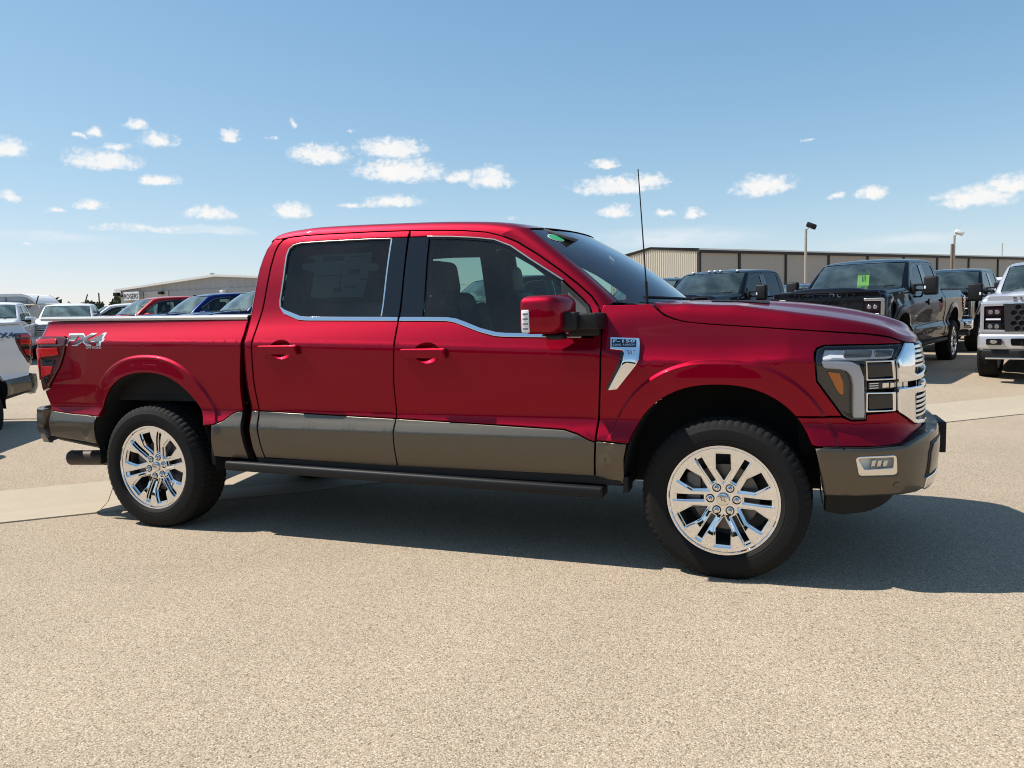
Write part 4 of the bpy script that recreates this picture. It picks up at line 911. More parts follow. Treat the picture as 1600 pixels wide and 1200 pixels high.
        for i, (zf, zr_) in enumerate(((.44, .44), (.44, .44))):
            a = arch_pts(1.0, i, 0, 180, 41); xc, zc_, A_, B_ = ARCH[i]
            a = [(xc + A_ * 1.02, .40)] + a + [(xc - A_ * 1.02, .40)]
            P = [[(x, -s * w, z) for w in (float(baseW(x, max(z, .5))) + float(bump(x, z)) - .012, .90, .74, .58)] for x, z in a]
            loft('wheel_liner', P, M['liner'], R, flipf=(s == 1))
            V = [(x, -s * .58, z) for x, z in a]; V.append((xc, -s * .58, .40)); F = [(k, k + 1, len(V) - 1) for k in range(len(V) - 2)]
            mk('liner_wall', V, F if s == -1 else flip(F), M['liner'], R)
        box('mud_guard', (-3.225, -s * .87, .50), (.035, .14, .13), black, R, .01)
        box('mud_guard', (-.505, -s * .90, .455), (.03, .12, .09), black, R, .01)
    for s in (1, -1):
        box('frame_rail', (-1.95, -s * .50, .545), (5.2, .10, .17), M['dark'], R, .01)
        tube('shock_absorber', [(-3.45, -s * .52, .42), (-3.52, -s * .48, .85)], .035, M['iron'], R, 10)
        tube('suspension_arm', [(.25, -s * .45, .40), (.28, -s * .72, .36), (.05, -s * .80, .36)], .03, M['dark'], R, 8)
        tube('leaf_spring', [(-3.05, -s * .58, .52), (-3.69, -s * .60, .40), (-4.30, -s * .58, .56)], .035, M['dark'], R, 8)
    box('underbody', (-2.0, 0, .60), (4.6, 1.0, .10), M['dark'], R); box('cab_floor', (-1.72, 0, .515), (2.32, 1.84, .05), M['dark'], R)
    box('fuel_tank', (-2.3, .35, .45), (1.2, .5, .2), M['dark'], R, .04); box('transmission', (-.9, 0, .47), (1.4, .35, .22), M['dark'], R, .05)
    tube('rear_axle', [(-3.694, -.72, .405), (-3.694, .72, .405)], .05, M['dark'], R, 12); tube('differential', [(-3.80, 0, .40), (-3.70, 0, .40), (-3.52, 0, .42)], [.08, .16, .07], M['dark'], R, 14)
    tube('front_axle', [(0, -.72, .40), (0, .72, .40)], .035, M['dark'], R, 10); box('front_diff', (.02, 0, .42), (.3, .35, .24), M['dark'], R, .05)
    box('spare_tyre_cover', (-4.35, 0, .55), (.6, .6, .18), M['dark'], R, .06)
    # ---------------- interior
    lea = M['leather']; it = M['interior']
    for y, sx_ in ((-.37, -1.43), (.37, -1.24)):
        st = empty('front_seat', (sx_, y, 0), 0, R)
        box('seat_cushion', (.06, 0, .92), (.56, .52, .20), lea, st, .06, 3)
        box('seat_back', (-.26, 0, 1.24), (.17, .50, .56), lea, st, .07, 3, Matrix.Rotation(-.24, 3, 'Y'))
        for yy in (-.225, .225): box('seat_bolster', (-.21, yy, 1.22), (.20, .09, .44), lea, st, .04, 3, Matrix.Rotation(-.24, 3, 'Y'))
        box('headrest', (-.375, 0, 1.60), (.13, .31, .225), lea, st, .05, 4, Matrix.Rotation(-.15, 3, 'Y'))
        for yy in (-.07, .07): tube('headrest_post', [(-.36, yy, 1.45), (-.37, yy, 1.57)], .007, M['iron'], st, 6)
    bs_ = empty('rear_bench', (-2.40, 0, 0), 0, R)
    box('bench_cushion', (0, 0, .94), (.50, 1.40, .18), lea, bs_, .06, 3); box('bench_back', (-.33, 0, 1.23), (.14, 1.40, .52), lea, bs_, .05, 3, Matrix.Rotation(-.12, 3, 'Y'))
    for y in (-.42, .42): box('headrest', (-.37, y, 1.53), (.09, .28, .15), lea, bs_, .04, 3)
    P = []
    for y in np.linspace(-.80, .80, 15):
        k = 1 - (abs(y) / .8) ** 2
        P.append([(-.33 + .07 * k, y, 1.375), (-.48, y, 1.395), (-.66 - .03 * k, y, 1.40), (-.76, y, 1.375), (-.80, y, 1.32), (-.76, y, 1.20), (-.80, y, .95), (-.60, y, .60)])
    loft('dashboard', P, it, R)
    box('instrument_hood', (-.80, .37, 1.40), (.14, .36, .08), it, R, .03); box('centre_console', (-1.25, 0, .80), (.9, .26, .36), it, R, .04)
    box('centre_screen', (-.795, 0, 1.33), (.03, .30, .20), M['gloss'], R, .01)
    sw = [(-.93 + .05 * math.sin(a), .37 + .185 * math.cos(a), 1.30 + .18 * math.sin(a)) for a in np.linspace(0, 2 * math.pi, 33)]
    swm = tube('steering_wheel', sw, .016, it, R, 8); box('wheel_hub', (-.90, .37, 1.29), (.06, .14, .12), it, swm, .03); tube('wheel_spoke', [(-.92, .20, 1.30), (-.90, .37, 1.29), (-.92, .54, 1.30)], .013, it, swm, 6)
    box('rear_view_mirror', (-.86, 0, 1.76), (.03, .25, .07), M['gloss'], R, .015); box('sun_visor', (-.98, -.38, 1.825), (.20, .40, .02), M['head'], R, .008, 2, Matrix.Rotation(.35, 3, 'Y')); box('sun_visor', (-.98, .38, 1.825), (.20, .40, .02), M['head'], R, .008, 2, Matrix.Rotation(.35, 3, 'Y'))
    # price sheet behind the rear door glass
    ps = panel('price_sheet', [(-2.553, 1.764), (-2.470, 1.772), (-2.085, 1.768), (-2.086, 1.70), (-2.030, 1.698), (-2.030, 1.655), (-2.092, 1.652), (-2.115, 1.50), (-2.488, 1.500), (-2.482, 1.66), (-2.500, 1.672), (-2.580, 1.690), (-2.582, 1.722), (-2.500, 1.720), (-2.484, 1.74)], M['paper'], R, sides=(1,), off=-.020, depth=.001, bevel=0)
    pi = panels('sheet_print', [[(-2.43, 1.758), (-2.28, 1.758), (-2.28, 1.728), (-2.43, 1.726)], [(-2.24, 1.752), (-2.13, 1.752), (-2.13, 1.745), (-2.24, 1.745)], [(-2.24, 1.672), (-2.155, 1.668), (-2.155, 1.638), (-2.24, 1.638)], [(-2.33, 1.56), (-2.27, 1.56), (-2.27, 1.532), (-2.33, 1.532)], [(-2.25, 1.572), (-2.17, 1.572), (-2.17, 1.555), (-2.25, 1.555)], [(-2.478, 1.637), (-2.28, 1.640), (-2.28, 1.635), (-2.478, 1.632)], [(-2.285, 1.71), (-2.28, 1.71), (-2.283, 1.56), (-2.288, 1.56)], [(-2.15, 1.61), (-2.11, 1.61), (-2.11, 1.602), (-2.15, 1.602)]], M['ink'], ps, sides=(1,), off=-.0185, depth=.001, bevel=0)
    small(ps, pi)
    # ---------------- wheels
    make_wheel(R, (0, -.8625, .405), -.0735, 0.0); make_wheel(R, (-3.694, -.8625, .405), 0, math.radians(-14))
    make_wheel(R, (0, .8625, .405), math.pi - .0735, .4); make_wheel(R, (-3.694, .8625, .375), math.pi, .2)
    drop_wheel_masters()
    return R
HERO = make_pickup()
tag(HERO, 'red crew cab pickup with grey lower body and chrome wheels, large in the foreground', 'pickup truck')

# ------------------------------------------------------------------ the lot
RGT = Vector((math.cos(CAM_YAW), math.sin(CAM_YAW), 0)); FWD = Vector((-math.sin(CAM_YAW), math.cos(CAM_YAW), 0))
GD = Vector((.743, .669, 0)).normalized(); GN = Vector((-GD.y, GD.x, 0))     # along and across the concrete gutter
G0, G1 = 2.37, 3.59                                                           # near and far edge of the gutter
def ground_z(x, y):
    o = GN.x * x + GN.y * y
    v = -.055 * max(0.0, 1 - abs(o - (G0 + G1) / 2) / .61)
    return v + .17 * float(sstep(G1, 7.0, o))
def spot(lat, dist):
    p = Vector((CAM_LOC.x, CAM_LOC.y, 0)) + RGT * lat + FWD * dist; p.z = ground_z(p.x, p.y); return p

def ground_mat(name, base, dark, pale, cell, bumpd):
    m = bpy.data.materials.new(name); m.use_nodes = True; nt = m.node_tree; b = nt.nodes['Principled BSDF']; L = nt.links; N_ = nt.nodes.new
    b.inputs['Roughness'].default_value = .92; b.inputs['Specular IOR Level'].default_value = .25
    tc = N_('ShaderNodeTexCoord'); v = N_('ShaderNodeTexVoronoi'); v.inputs['Scale'].default_value = cell; v.inputs['Randomness'].default_value = 1
    v2 = N_('ShaderNodeTexVoronoi'); v2.inputs['Scale'].default_value = cell * .47
    n = N_('ShaderNodeTexNoise'); n.inputs['Scale'].default_value = 1.1; n.inputs['Detail'].default_value = 7; n.inputs['Roughness'].default_value = .6
    n2 = N_('ShaderNodeTexNoise'); n2.inputs['Scale'].default_value = cell * .8; n2.inputs['Detail'].default_value = 3
    n3 = N_('ShaderNodeTexNoise'); n3.inputs['Scale'].default_value = .13; n3.inputs['Detail'].default_value = 4
    for q in (v, v2, n, n2, n3): L.new(tc.outputs['Object'], q.inputs['Vector'])
    sep = N_('ShaderNodeSeparateColor'); L.new(v.outputs['Color'], sep.inputs[0])
    r = N_('ShaderNodeValToRGB'); L.new(sep.outputs[0], r.inputs[0]); e = r.color_ramp.elements
    e[0].position = 0; e[0].color = (*dark, 1); e[1].position = 1; e[1].color = (*pale, 1)
    for p, c in ((.13, tuple(k * .82 for k in base)), (.45, base), (.82, tuple(min(k * 1.12, 1) for k in base))):
        q = r.color_ramp.elements.new(p); q.color = (*c, 1)
    # dark binder between the stones
    gap = N_('ShaderNodeMapRange'); gap.inputs['From Min'].default_value = .35; gap.inputs['From Max'].default_value = .75; gap.inputs['To Min'].default_value = 1.0; gap.inputs['To Max'].default_value = .64
    L.new(v.outputs['Distance'], gap.inputs[0])
    pit = N_('ShaderNodeMapRange'); pit.inputs['From Min'].default_value = .63; pit.inputs['From Max'].default_value = .74; pit.inputs['To Min'].default_value = 1; pit.inputs['To Max'].default_value = .30
    L.new(n2.outputs['Fac'], pit.inputs[0])
    st = N_('ShaderNodeMapRange'); st.inputs['From Min'].default_value = .3; st.inputs['From Max'].default_value = .7; st.inputs['To Min'].default_value = .94; st.inputs['To Max'].default_value = 1.05; L.new(n.outputs['Fac'], st.inputs[0])
    st3 = N_('ShaderNodeMapRange'); st3.inputs['From Min'].default_value = .35; st3.inputs['From Max'].default_value = .65; st3.inputs['To Min'].default_value = .90; st3.inputs['To Max'].default_value = 1.06; L.new(n3.outputs['Fac'], st3.inputs[0])
    def mul(a, b_):
        k = N_('ShaderNodeMath'); k.operation = 'MULTIPLY'; L.new(a, k.inputs[0]); L.new(b_, k.inputs[1]); return k.outputs[0]
    f = mul(mul(gap.outputs[0], pit.outputs[0]), mul(st.outputs[0], st3.outputs[0]))
    mx = N_('ShaderNodeMix'); mx.data_type = 'RGBA'; mx.blend_type = 'MULTIPLY'; mx.inputs[0].default_value = 1; L.new(r.outputs[0], mx.inputs[6]); L.new(f, mx.inputs[7]); L.new(mx.outputs[2], b.inputs['Base Color'])
    h = N_('ShaderNodeMath'); h.operation = 'MULTIPLY_ADD'; L.new(v.outputs['Distance'], h.inputs[0]); h.inputs[1].default_value = -1; L.new(n2.outputs['Fac'], h.inputs[2])
    bp = N_('ShaderNodeBump'); bp.inputs['Strength'].default_value = .75; bp.inputs['Distance'].default_value = bumpd; L.new(h.outputs[0], bp.inputs['Height']); L.new(bp.outputs[0], b.inputs['Normal'])
    return m
M['lot'] = ground_mat('exposed aggregate paving', (.448, .358, .256), (.21, .16, .105), (.62, .52, .40), 175, .0024)
M['concrete'] = mat('pale concrete', (.40, .335, .245), .9, noise=.10, nscale=5, bump=.25, bscale=160)
oo = [-2500, -400, -60, -15, -4, 0, 1.5, 2.2, G0, 2.68, (G0 + G1) / 2, 3.28, G1, 3.9, 4.3, 4.8, 5.3, 5.8, 6.3, 6.7, 7.0, 7.5, 12, 40, 200, 800, 3500]
tt_ = [-3000, -600, -100, -30, 0, 30, 100, 600, 3000]
V = []; F = []
for o_ in oo:
    for t_ in tt_:
        p = GN * o_ + GD * t_; V.append((p.x, p.y, ground_z(p.x, p.y) - (0.006 if G0 - .01 < o_ < G1 + .01 else 0)))
nt_ = len(tt_)
for i in range(len(oo) - 1):
    for j in range(nt_ - 1): F.append((i * nt_ + j, i * nt_ + j + 1, (i + 1) * nt_ + j + 1, (i + 1) * nt_ + j))
g = mk('parking_lot_ground', V, flip(F), M['lot']); tag(g, 'tan exposed aggregate paving of the parking lot', kind='structure')
gut = empty('concrete_gutter'); tag(gut, 'pale concrete valley gutter crossing the lot', kind='structure')
mid = (G0 + G1) / 2
for k in range(-9, 16):
    t0 = -3.82 + 3.05 * k; a, b_ = t0 + .003, t0 + 3.05 - .003; V = []; rc2 = random.Random(k)
    for t_ in (a, b_):
        for o_ in (G0 + .006, mid, G1 - .006):
            p = GN * o_ + GD * t_; V.append((p.x, p.y, ground_z(p.x, p.y) + .004))
    V += [(x, y, z - .02) for x, y, z in V]
    F = [(0, 3, 4, 1), (1, 4, 5, 2), (0, 1, 7, 6), (1, 2, 8, 7), (3, 9, 10, 4), (4, 10, 11, 5), (0, 6, 9, 3), (2, 5, 11, 8)]
    mk('slab', V, F, M['concrete'], gut, smooth=False)
stain = mat('white road paint', (.62, .60, .55), .8, noise=.2, nscale=30)
def stripe(p0, p1, w=.10):
    d = (p1 - p0).normalized(); n = Vector((-d.y, d.x, 0)) * w / 2; V = []
    for k in range(9):
        p = p0.lerp(p1, k / 8)
        for q in (p - n, p + n): V.append((q.x, q.y, ground_z(q.x, q.y) + .004))
    F = [(2 * k, 2 * k + 2, 2 * k + 3, 2 * k + 1) for k in range(8)]
    return tag(mk('stall_line', V, F, stain, smooth=False), kind='structure')
# ------------------------------------------------------------------ copies of the pickup
DETAIL = {'lug_nut', 'lug_pocket', 'cap_emblem', 'sheet_print', 'price_sheet', 'inspection_sticker', 'sticker_print', 'barcode_label', 'lamp_rib', 'badge_number', 'badge_lettering', 'badge_squiggle', 'badge_plate', 'fender_badge', 'vent_slot', 'decal_outline', 'decal_lettering', 'decal_small_lettering', 'parking_sensor', 'lamp_grid', 'fog_reflector', 'headrest_post', 'sun_visor', 'grille_fin', 'handle_foot', 'handle_end', 'rear_view_mirror', 'wheel_spoke', 'wheel_hub', 'spare_tyre_cover', 'shock_absorber', 'suspension_arm', 'leaf_spring', 'front_axle', 'rear_axle', 'differential', 'antenna'}
base = lambda n: n.split('.')[0]
def copy_tree(o, parent=None, mats=None, skip=()):
    c = o.copy(); COL.objects.link(c); c.parent = parent
    if o.type == 'MESH' and mats:
        for sl_ in c.material_slots:
            mname = sl_.material.name if sl_.material else ''
            if mname in mats: sl_.link = 'OBJECT'; sl_.material = mats[mname]
    for ch in list(o.children):
        if base(ch.name) not in skip: copy_tree(ch, c, mats, skip)
    return c
def put(root, p, heading, scale=None):
    root.location = p; root.rotation_euler = (0, 0, math.radians(heading))
    if scale: root.scale = scale
    return root
def pickup_at(px, dist, heading, body, low, label, group=None, skip=DETAIL, local=(-1.05, 0)):
    """stand a copy so that its local point lies on the sight line px at that distance"""
    p = spot((px - 800) / 1200 * dist, dist); a = math.radians(heading)
    x = p.x - (local[0] * math.cos(a) - local[1] * math.sin(a)); y = p.y - (local[0] * math.sin(a) + local[1] * math.cos(a))
    r = copy_tree(HERO, None, {'red metallic paint': body, 'stone grey metallic paint': low or body, 'windshield glass': M['wind_far']}, skip)
    for k in ('group',):
        if k in r: del r[k]
    put(r, Vector((x, y, ground_z(x, y))), heading); tag(r, label, 'pickup truck', group); return r
ROW = 'pickup trucks parked in the row behind'
redp = pickup_at(231, 23.4, -118, M['red2'], None, 'bright red pickup behind the large red bed, left of the blue one', ROW)
pickup_at(314, 21.6, -118, M['blue'], M['navy'], 'blue pickup between the bright red pickup and the large red cab', ROW)
pickup_at(398, 19.6, -118, M['navy'], None, 'dark navy pickup showing only its windshield beside the large red cab corner', ROW)
pickup_at(775, 15.5, -118, M['black'], None, 'black pickup seen only through the front side window of the large red pickup', ROW)
pickup_at(1016, 18.6, -110, M['black'], None, 'black pickup in front of the dark warehouse doorway, mostly behind the red windshield', ROW)
pickup_at(1236, 27, -111, M['navy'], None, 'small looking dark pickup far back in the gap between the two big black trucks', ROW)
pickup_at(1552, 25, -111, M['white'], M['black'], 'white pickup far back between the black mirror and the silver truck', ROW)
pickup_at(113, 28.5, -48, M['white'], M['white'], 'white pickup facing the camera behind the tail of the red bed', ROW)
pickup_at(-9, 24.5, -46, M['white'], M['white'], 'white pickup behind the trailer front at the far left edge, over the white bed', ROW)
pickup_at(176, 31, -135, M['white'], M['white'], 'white pickup half hidden behind the bright red pickup', ROW)
pickup_at(50, 9.6, -74, M['white'], M['stone'], 'white pickup at the left edge with a red tail lamp and grey lower body', None, DETAIL - {'decal_outline', 'decal_lettering', 'decal_small_lettering'}, (-4.71, .93))

# ------------------------------------------------------------------ heavy duty trucks: same cab and bed, blunt tall front of their own
NOSE = {'hood', 'hood_vent', 'headlight', 'grille', 'grille_surround', 'oval_emblem', 'front_bumper', 'bumper_step_pad', 'fog_lamp', 'plate_bracket', 'air_dam', 'tow_hook', 'front_valance', 'mirror', 'mirror_arm', 'mirror_base', 'radiator_support', 'roof_fin', 'belt_trim', 'window_trim', 'pillar_strip'}
hexs = []
def make_heavy(body, trim, bump, loc, heading, label, group, cab_lights=False, lettering='SUPER DUTY', detail=True):
    r = copy_tree(HERO, None, {'red metallic paint': body, 'stone grey metallic paint': body, 'pale rail cap': M['plastic'], 'windshield glass': M['wind_mid']}, DETAIL | NOSE)
    r.name = 'heavy_pickup_truck'
    pl, gl = M['plastic'], M['gloss']
    # hood with a raised middle
    P = []
    for x in np.linspace(-.36, .93, 26):
        k = (x + .36) / 1.29; zc_ = 1.425 - .055 * k - .10 * max(0, (k - .90) / .10) ** 2; row = []
        for y, dz in ((-.925, -.135), (-.922, -.09), (-.905, -.045), (-.87, -.018), (-.80, -.006), (-.62, -.002), (-.52, .03 * (1 - .3 * k)), (-.3, .040), (0, .042)):
            row.append((x - (.06 * (abs(y) / .9) ** 3) * k, y, zc_ + dz))
        P.append(row + [(a, -b, c) for a, b, c in row[-2::-1]])
    loft('hood', P, body, r, sharp=50, flipf=True)
    bm = bmesh.new(); bm_box(bm, (.66, 0, .985), (.54, 1.88, .66), .07, 4); from_bm('front_shell', bm, body, r)
    pf = lambda x: plane_surf((x, 0, 0), (0, 1, 0), (0, 0, 1))
    kw = dict(sides=(1,), bevel=.006)
    panel('hood_face', [(-.86, 1.24), (.86, 1.24), (.84, 1.345), (-.84, 1.345)], body, r, surf=pf(.925), depth=.05, r=.02, **kw)
    gr = panel('grille', [(-.60, .80), (.60, .80), (.62, 1.225), (-.62, 1.225)], gl, r, surf=pf(.945), depth=.03, r=.03, **kw)[0]
    if detail:
        hx = []
        for i in range(-5, 6):
            for j in range(5):
                cx = i * .108 + (.054 if j % 2 else 0); cz = .845 + j * .080
                if abs(cx) < .53: hx.append([(cx + .046 * math.cos(a), cz + .040 * math.sin(a)) for a in np.radians(np.arange(0, 360, 60))])
        panel('grille_mesh', [(-.60, .80), (.60, .80), (.62, 1.225), (-.62, 1.225)], trim[1], gr, surf=pf(.957), depth=.012, holes=hx, step=.2, sides=(1,), bevel=.003)
    for s in (1, -1):
        q = lambda P_: [(s * y, z) for y, z in P_][::s]
        h = panel('headlight', q([(.60, .80), (.915, .80), (.915, 1.225), (.62, 1.225)]), gl, r, surf=pf(.940), depth=.05, r=.02, **kw)[0]
        panel('light_frame', q([(.63, 1.235), (.925, 1.235), (.935, 1.20), (.935, .80), (.60, .79), (.60, .825), (.885, .832), (.888, 1.19), (.63, 1.195)]), trim[0], h, surf=pf(.958), depth=.03, r=.012, **kw)
        for z in (1.10, .88): panel('lamp', q([(.66, z - .05), (.86, z - .05), (.86, z + .05), (.66, z + .05)]), M['lampglass'], h, surf=pf(.948), depth=.02, r=.02, **kw)
        for z in (1.10, .88):
            for y in (.71, .80): panel('lamp_lens', [(s * y + .032 * math.cos(a), z + .032 * math.sin(a)) for a in np.linspace(0, 2 * math.pi, 14, endpoint=False)], M['satin'], h, surf=pf(.951), depth=.01, sides=(1,), bevel=.002)
        panel('lamp_strip', q([(.66, .975), (.86, .975), (.86, 1.0), (.66, 1.0)]), M['drl'], h, surf=pf(.949), depth=.01, **kw)
    bm = bmesh.new(); bm_box(bm, (.93, 0, .640), (.26, 1.94, .255), .05, 4)
    for v in bm.verts:
        if v.co.x > .9: v.co.x -= .10 * (abs(v.co.y) / .97) ** 3
    bp_ = from_bm('front_bumper', bm, bump, r, sharp=50)
    panel('bumper_opening', [(-.50, .59), (.50, .59), (.52, .70), (-.52, .70)], gl, bp_, surf=pf(1.062), depth=.02, r=.03, **kw)
    for s in (1, -1):
        c = [(s * y, z) for y, z in ((.63, .60), (.84, .60), (.84, .695), (.63, .695))][::s]
        panel('fog_lamp', c, gl, bp_, surf=pf(1.035), depth=.05, r=.02, **kw)
        panel('fog_lens', [(s * .74 + .05 * math.cos(a), .648 + .028 * math.sin(a)) for a in np.linspace(0, 2 * math.pi, 12, endpoint=False)], M['satin'], bp_, surf=pf(1.038), depth=.03, sides=(1,), bevel=.002)
        V, F = tube_vf([(.90, s * .36, .60), (1.08, s * .36, .60), (1.09, s * .36, .635), (.95, s * .36, .645)], .016, 8); mk('tow_hook', V, F, pl, r, sharp=40)
    bm = bmesh.new(); bm_box(bm, (.88, 0, .455), (.20, 1.80, .15), .03, 3); from_bm('air_dam', bm, pl, r)
    bm = bmesh.new(); bm_box(bm, (.985, 0, .392), (.02, 1.70, .025), .006); from_bm('dam_trim', bm, M['satin'], r)
    # tall towing mirrors
    for s in (1, -1):
        bm = bmesh.new(); bm_box(bm, (-.80, s * 1.20, 1.43), (.14, .22, .31), .035, 3); mr_ = from_bm('towing_mirror', bm, pl, r)
        bm = bmesh.new(); bm_box(bm, (-.875, s * 1.20, 1.43), (.012, .18, .26), .004); from_bm('mirror_glass', bm, M['chrome'], mr_)
        bm = bmesh.new(); bm_box(bm, (-.735, s * 1.12, 1.40), (.02, .03, .05), .004); from_bm('mirror_lamp', bm, M['drl'], mr_)
        bm = bmesh.new()
        for z in (1.36, 1.45): bm_box(bm, (-.78, s * 1.02, z), (.05, .22, .035), .01)
        bm_box(bm, (-.77, s * .94, 1.38), (.14, .05, .16), .015); from_bm('mirror_arm', bm, pl, r)
    if cab_lights:
        for y in (-.52, -.13, 0, .13, .52):
            bm = bmesh.new(); bm_box(bm, (-1.16, y, 1.918 - .05 * abs(y) ** 2), (.09, .055, .04), .015, 3); from_bm('roof_lamp', bm, M['drl'], r)
    if lettering:
        V, F = text_vf(lettering, size=.085, bold=.002, extrude=.004, spacing=1.7, align='CENTER', sx=1.35); V = np.array(V)
        mk('hood_lettering', np.c_[.934 + V[:, 2], V[:, 0], V[:, 1] + 1.265], F, M['chrome'], r, smooth=False)
    x, y = loc.x + 1.1 * math.cos(math.radians(heading)), loc.y + 1.1 * math.sin(math.radians(heading))
    put(r, Vector((x, y, ground_z(x, y))), heading, (1.04, 1.02, 1.05)); tag(r, label, 'pickup truck', group); return r
def at(px, dist): return spot((px - 800) / 1200 * dist, dist)
M['mesh'] = mat('grille mesh grey', (.03, .03, .032), .35, .3)
BIG = 'big black pickups parked to the right'
h1 = make_heavy(M['black'], (M['chrome'], M['mesh']), M['chrome'], at(1116, 17.3), -110, 'black pickup with a row of roof lamps, right of the tan warehouse end', BIG, True, None, detail=False)
h2 = make_heavy(M['black'], (M['satin'], M['gloss']), M['chrome'], at(1348, 14.6), -111, 'large black pickup with a lime tag inside its windshield', BIG)
h3 = make_heavy(M['black'], (M['satin'], M['gloss']), M['chrome'], at(1478, 20.0), -111, 'black pickup half hidden behind the bed of the lime tagged truck', BIG, False, None, detail=False)
h4 = make_heavy(M['silver'], (M['silver'], M['mesh']), M['silver'], at(1652, 13.6), -107, 'silver pickup with black honeycomb grille cut off by the right edge', None)
bpy.context.view_layer.update()
def local_mesh(name, V, F, mt, root, label, cat):
    m_ = root.matrix_world; o = mk(name, [m_ @ Vector(v) for v in V], F, mt, None, smooth=False); return tag(o, label, cat)
lime = mat('lime plastic', (.50, .95, .06), .6, noise=.06, nscale=20); ink = M['ink']
def hang_tag(root, x, y, z, w, h, mt, label):
    pr = [(-.5, -.5), (.5, -.5), (.5, .33), (.38, .5), (.16, .5), (.0, .30), (-.16, .5), (-.38, .5), (-.5, .33)]
    V = [(x + .0 - .35 * q * h * .5, y + p * w, z + q * h) for p, q in pr]; V += [(a - .012, b, c) for a, b, c in V]; n = len(pr)
    F = [tuple(range(n)), tuple(range(2 * n - 1, n - 1, -1))] + [(i, i + n, (i + 1) % n + n, (i + 1) % n) for i in range(n)]
    o = local_mesh('hang_tag', V, F, mt, root, label, 'tag')
    for k in range(3):
        a = -.10 + k * .12
        V = [(x + .003 - .35 * q * h * .5, y + p * w, z + q * h) for p, q in ((a, -.2), (a + .05, -.2), (a + .05, .15), (a, .15))]
        q_ = mk('tag_numeral', [root.matrix_world @ Vector(v) for v in V], [(0, 1, 2, 3)], ink, o, smooth=False)
    return o
hang_tag(h2, -.83, .08, 1.60, .20, .30, lime, 'lime green tag hanging inside the windshield of the big black truck')
hang_tag(redp, -.80, .15, 1.58, .16, .24, mat('pale green card', (.62, .78, .60), .7), 'pale green tag hanging inside the windshield of the bright red pickup')
# ------------------------------------------------------------------ warehouse
wall_side = mat('grey warehouse siding', (.40, .355, .30), .7, noise=.05, nscale=2); wall_end = mat('tan ribbed siding', (.50, .455, .37), .65, noise=.06, nscale=3)
trimw = mat('dark downspout', (.02, .018, .016), .6); roofw = mat('white roof edge', (.72, .70, .66), .5)
wa = Vector((CAM_LOC.x, CAM_LOC.y, 0)) + RGT * 15.5 + FWD * 63; wd = (RGT * .87 + FWD * .49).normalized(); we = (RGT * -.49 + FWD * .87).normalized()
wh = empty('warehouse'); tag(wh, 'long grey metal warehouse with a tan ribbed end behind the black trucks', 'warehouse')
GZ = .17; EH = 6.07; RH = 6.68; HW = 5.9
def wpt(a, b, z): p = wa + wd * a + we * b; return (p.x, p.y, z)
seams = [-.05, 4.4, 10.0, 15.6, 21.1, 26.6, 32.1, 37.6, 43.1, 48.6, 54.1, 59.6, 65.1]
for a, b_ in zip(seams[:-1], seams[1:]):
    V = [wpt(a + .12, 0, GZ), wpt(b_ - .12, 0, GZ), wpt(b_ - .12, 0, EH - .22), wpt(a + .12, 0, EH - .22)]; V += [wpt(q, .08, z) for q, z in ((a + .12, GZ), (b_ - .12, GZ), (b_ - .12, EH - .22), (a + .12, EH - .22))]
    mk('wall_panel', V, [(0, 1, 2, 3), (0, 4, 5, 1), (1, 5, 6, 2), (2, 6, 7, 3), (3, 7, 4, 0)], wall_side, wh, smooth=False)
for a in seams:
    V = [wpt(a + da, db, z) for z in (GZ, EH - .2) for da, db in ((-.11, -.10), (.11, -.10), (.11, .2), (-.11, .2))]
    mk('downspout', V, [(0, 1, 5, 4), (1, 2, 6, 5), (2, 3, 7, 6), (3, 0, 4, 7), (4, 5, 6, 7)], trimw, wh, smooth=False)
V = [wpt(a, b, z) for a in (-.25, 65.3) for b, z in ((-.22, EH - .24), (-.22, EH - .02), (.0, EH - .02), (.0, EH - .24))]; mk('gutter', V, [(0, 4, 5, 1), (1, 5, 6, 2), (0, 3, 7, 4), (0, 1, 2, 3)], trimw, wh, smooth=False)
V = [wpt(a, b, z) for a in (-.3, 65.3) for b, z in ((-.26, EH - .02), (-.26, EH + .10), (HW, RH + .10), (2 * HW + .26, EH + .10))]
mk('roof', V, [(0, 4, 5, 1), (1, 5, 6, 2), (2, 6, 7, 3)], roofw, wh, smooth=False)
# ribbed end wall with a doorway
def rz_(b): return EH + (RH - EH) * (1 - abs(b - HW) / HW)
door = (5.2, 9.4, 3.75)
V = []; F = []; nb = 96
bs2 = np.linspace(0, 2 * HW, nb * 2 + 1)
for i, b in enumerate(bs2):
    d = -.10 if (i // 2) % 2 == 0 else -.03
    z0 = door[2] if door[0] < b < door[1] else GZ
    V += [wpt(d, b, z0), wpt(d, b, rz_(b) - .05)]
F = [(2 * i, 2 * i + 1, 2 * i + 3, 2 * i + 2) for i in range(len(bs2) - 1)]
mk('end_wall', V, F, wall_end, wh, smooth=False)
V = [wpt(a, b, z) for a in (-.12, -.02) for b, z in ((door[0] - .12, GZ), (door[0] - .12, door[2] + .14), (door[1] + .12, door[2] + .14), (door[1] + .12, GZ), (door[0], GZ), (door[0], door[2]), (door[1], door[2]), (door[1], GZ))]
mk('door_frame', V, [(0, 1, 5, 4), (1, 2, 6, 5), (2, 3, 7, 6)], wall_end, wh, smooth=False)
V = [wpt(1.2, b, z) for b, z in ((door[0] - 1, GZ), (door[1] + 1, GZ), (door[1] + 1, 4.6), (door[0] - 1, 4.6))]; mk('door_interior', V, [(0, 1, 2, 3)], M['dark'], wh, smooth=False)
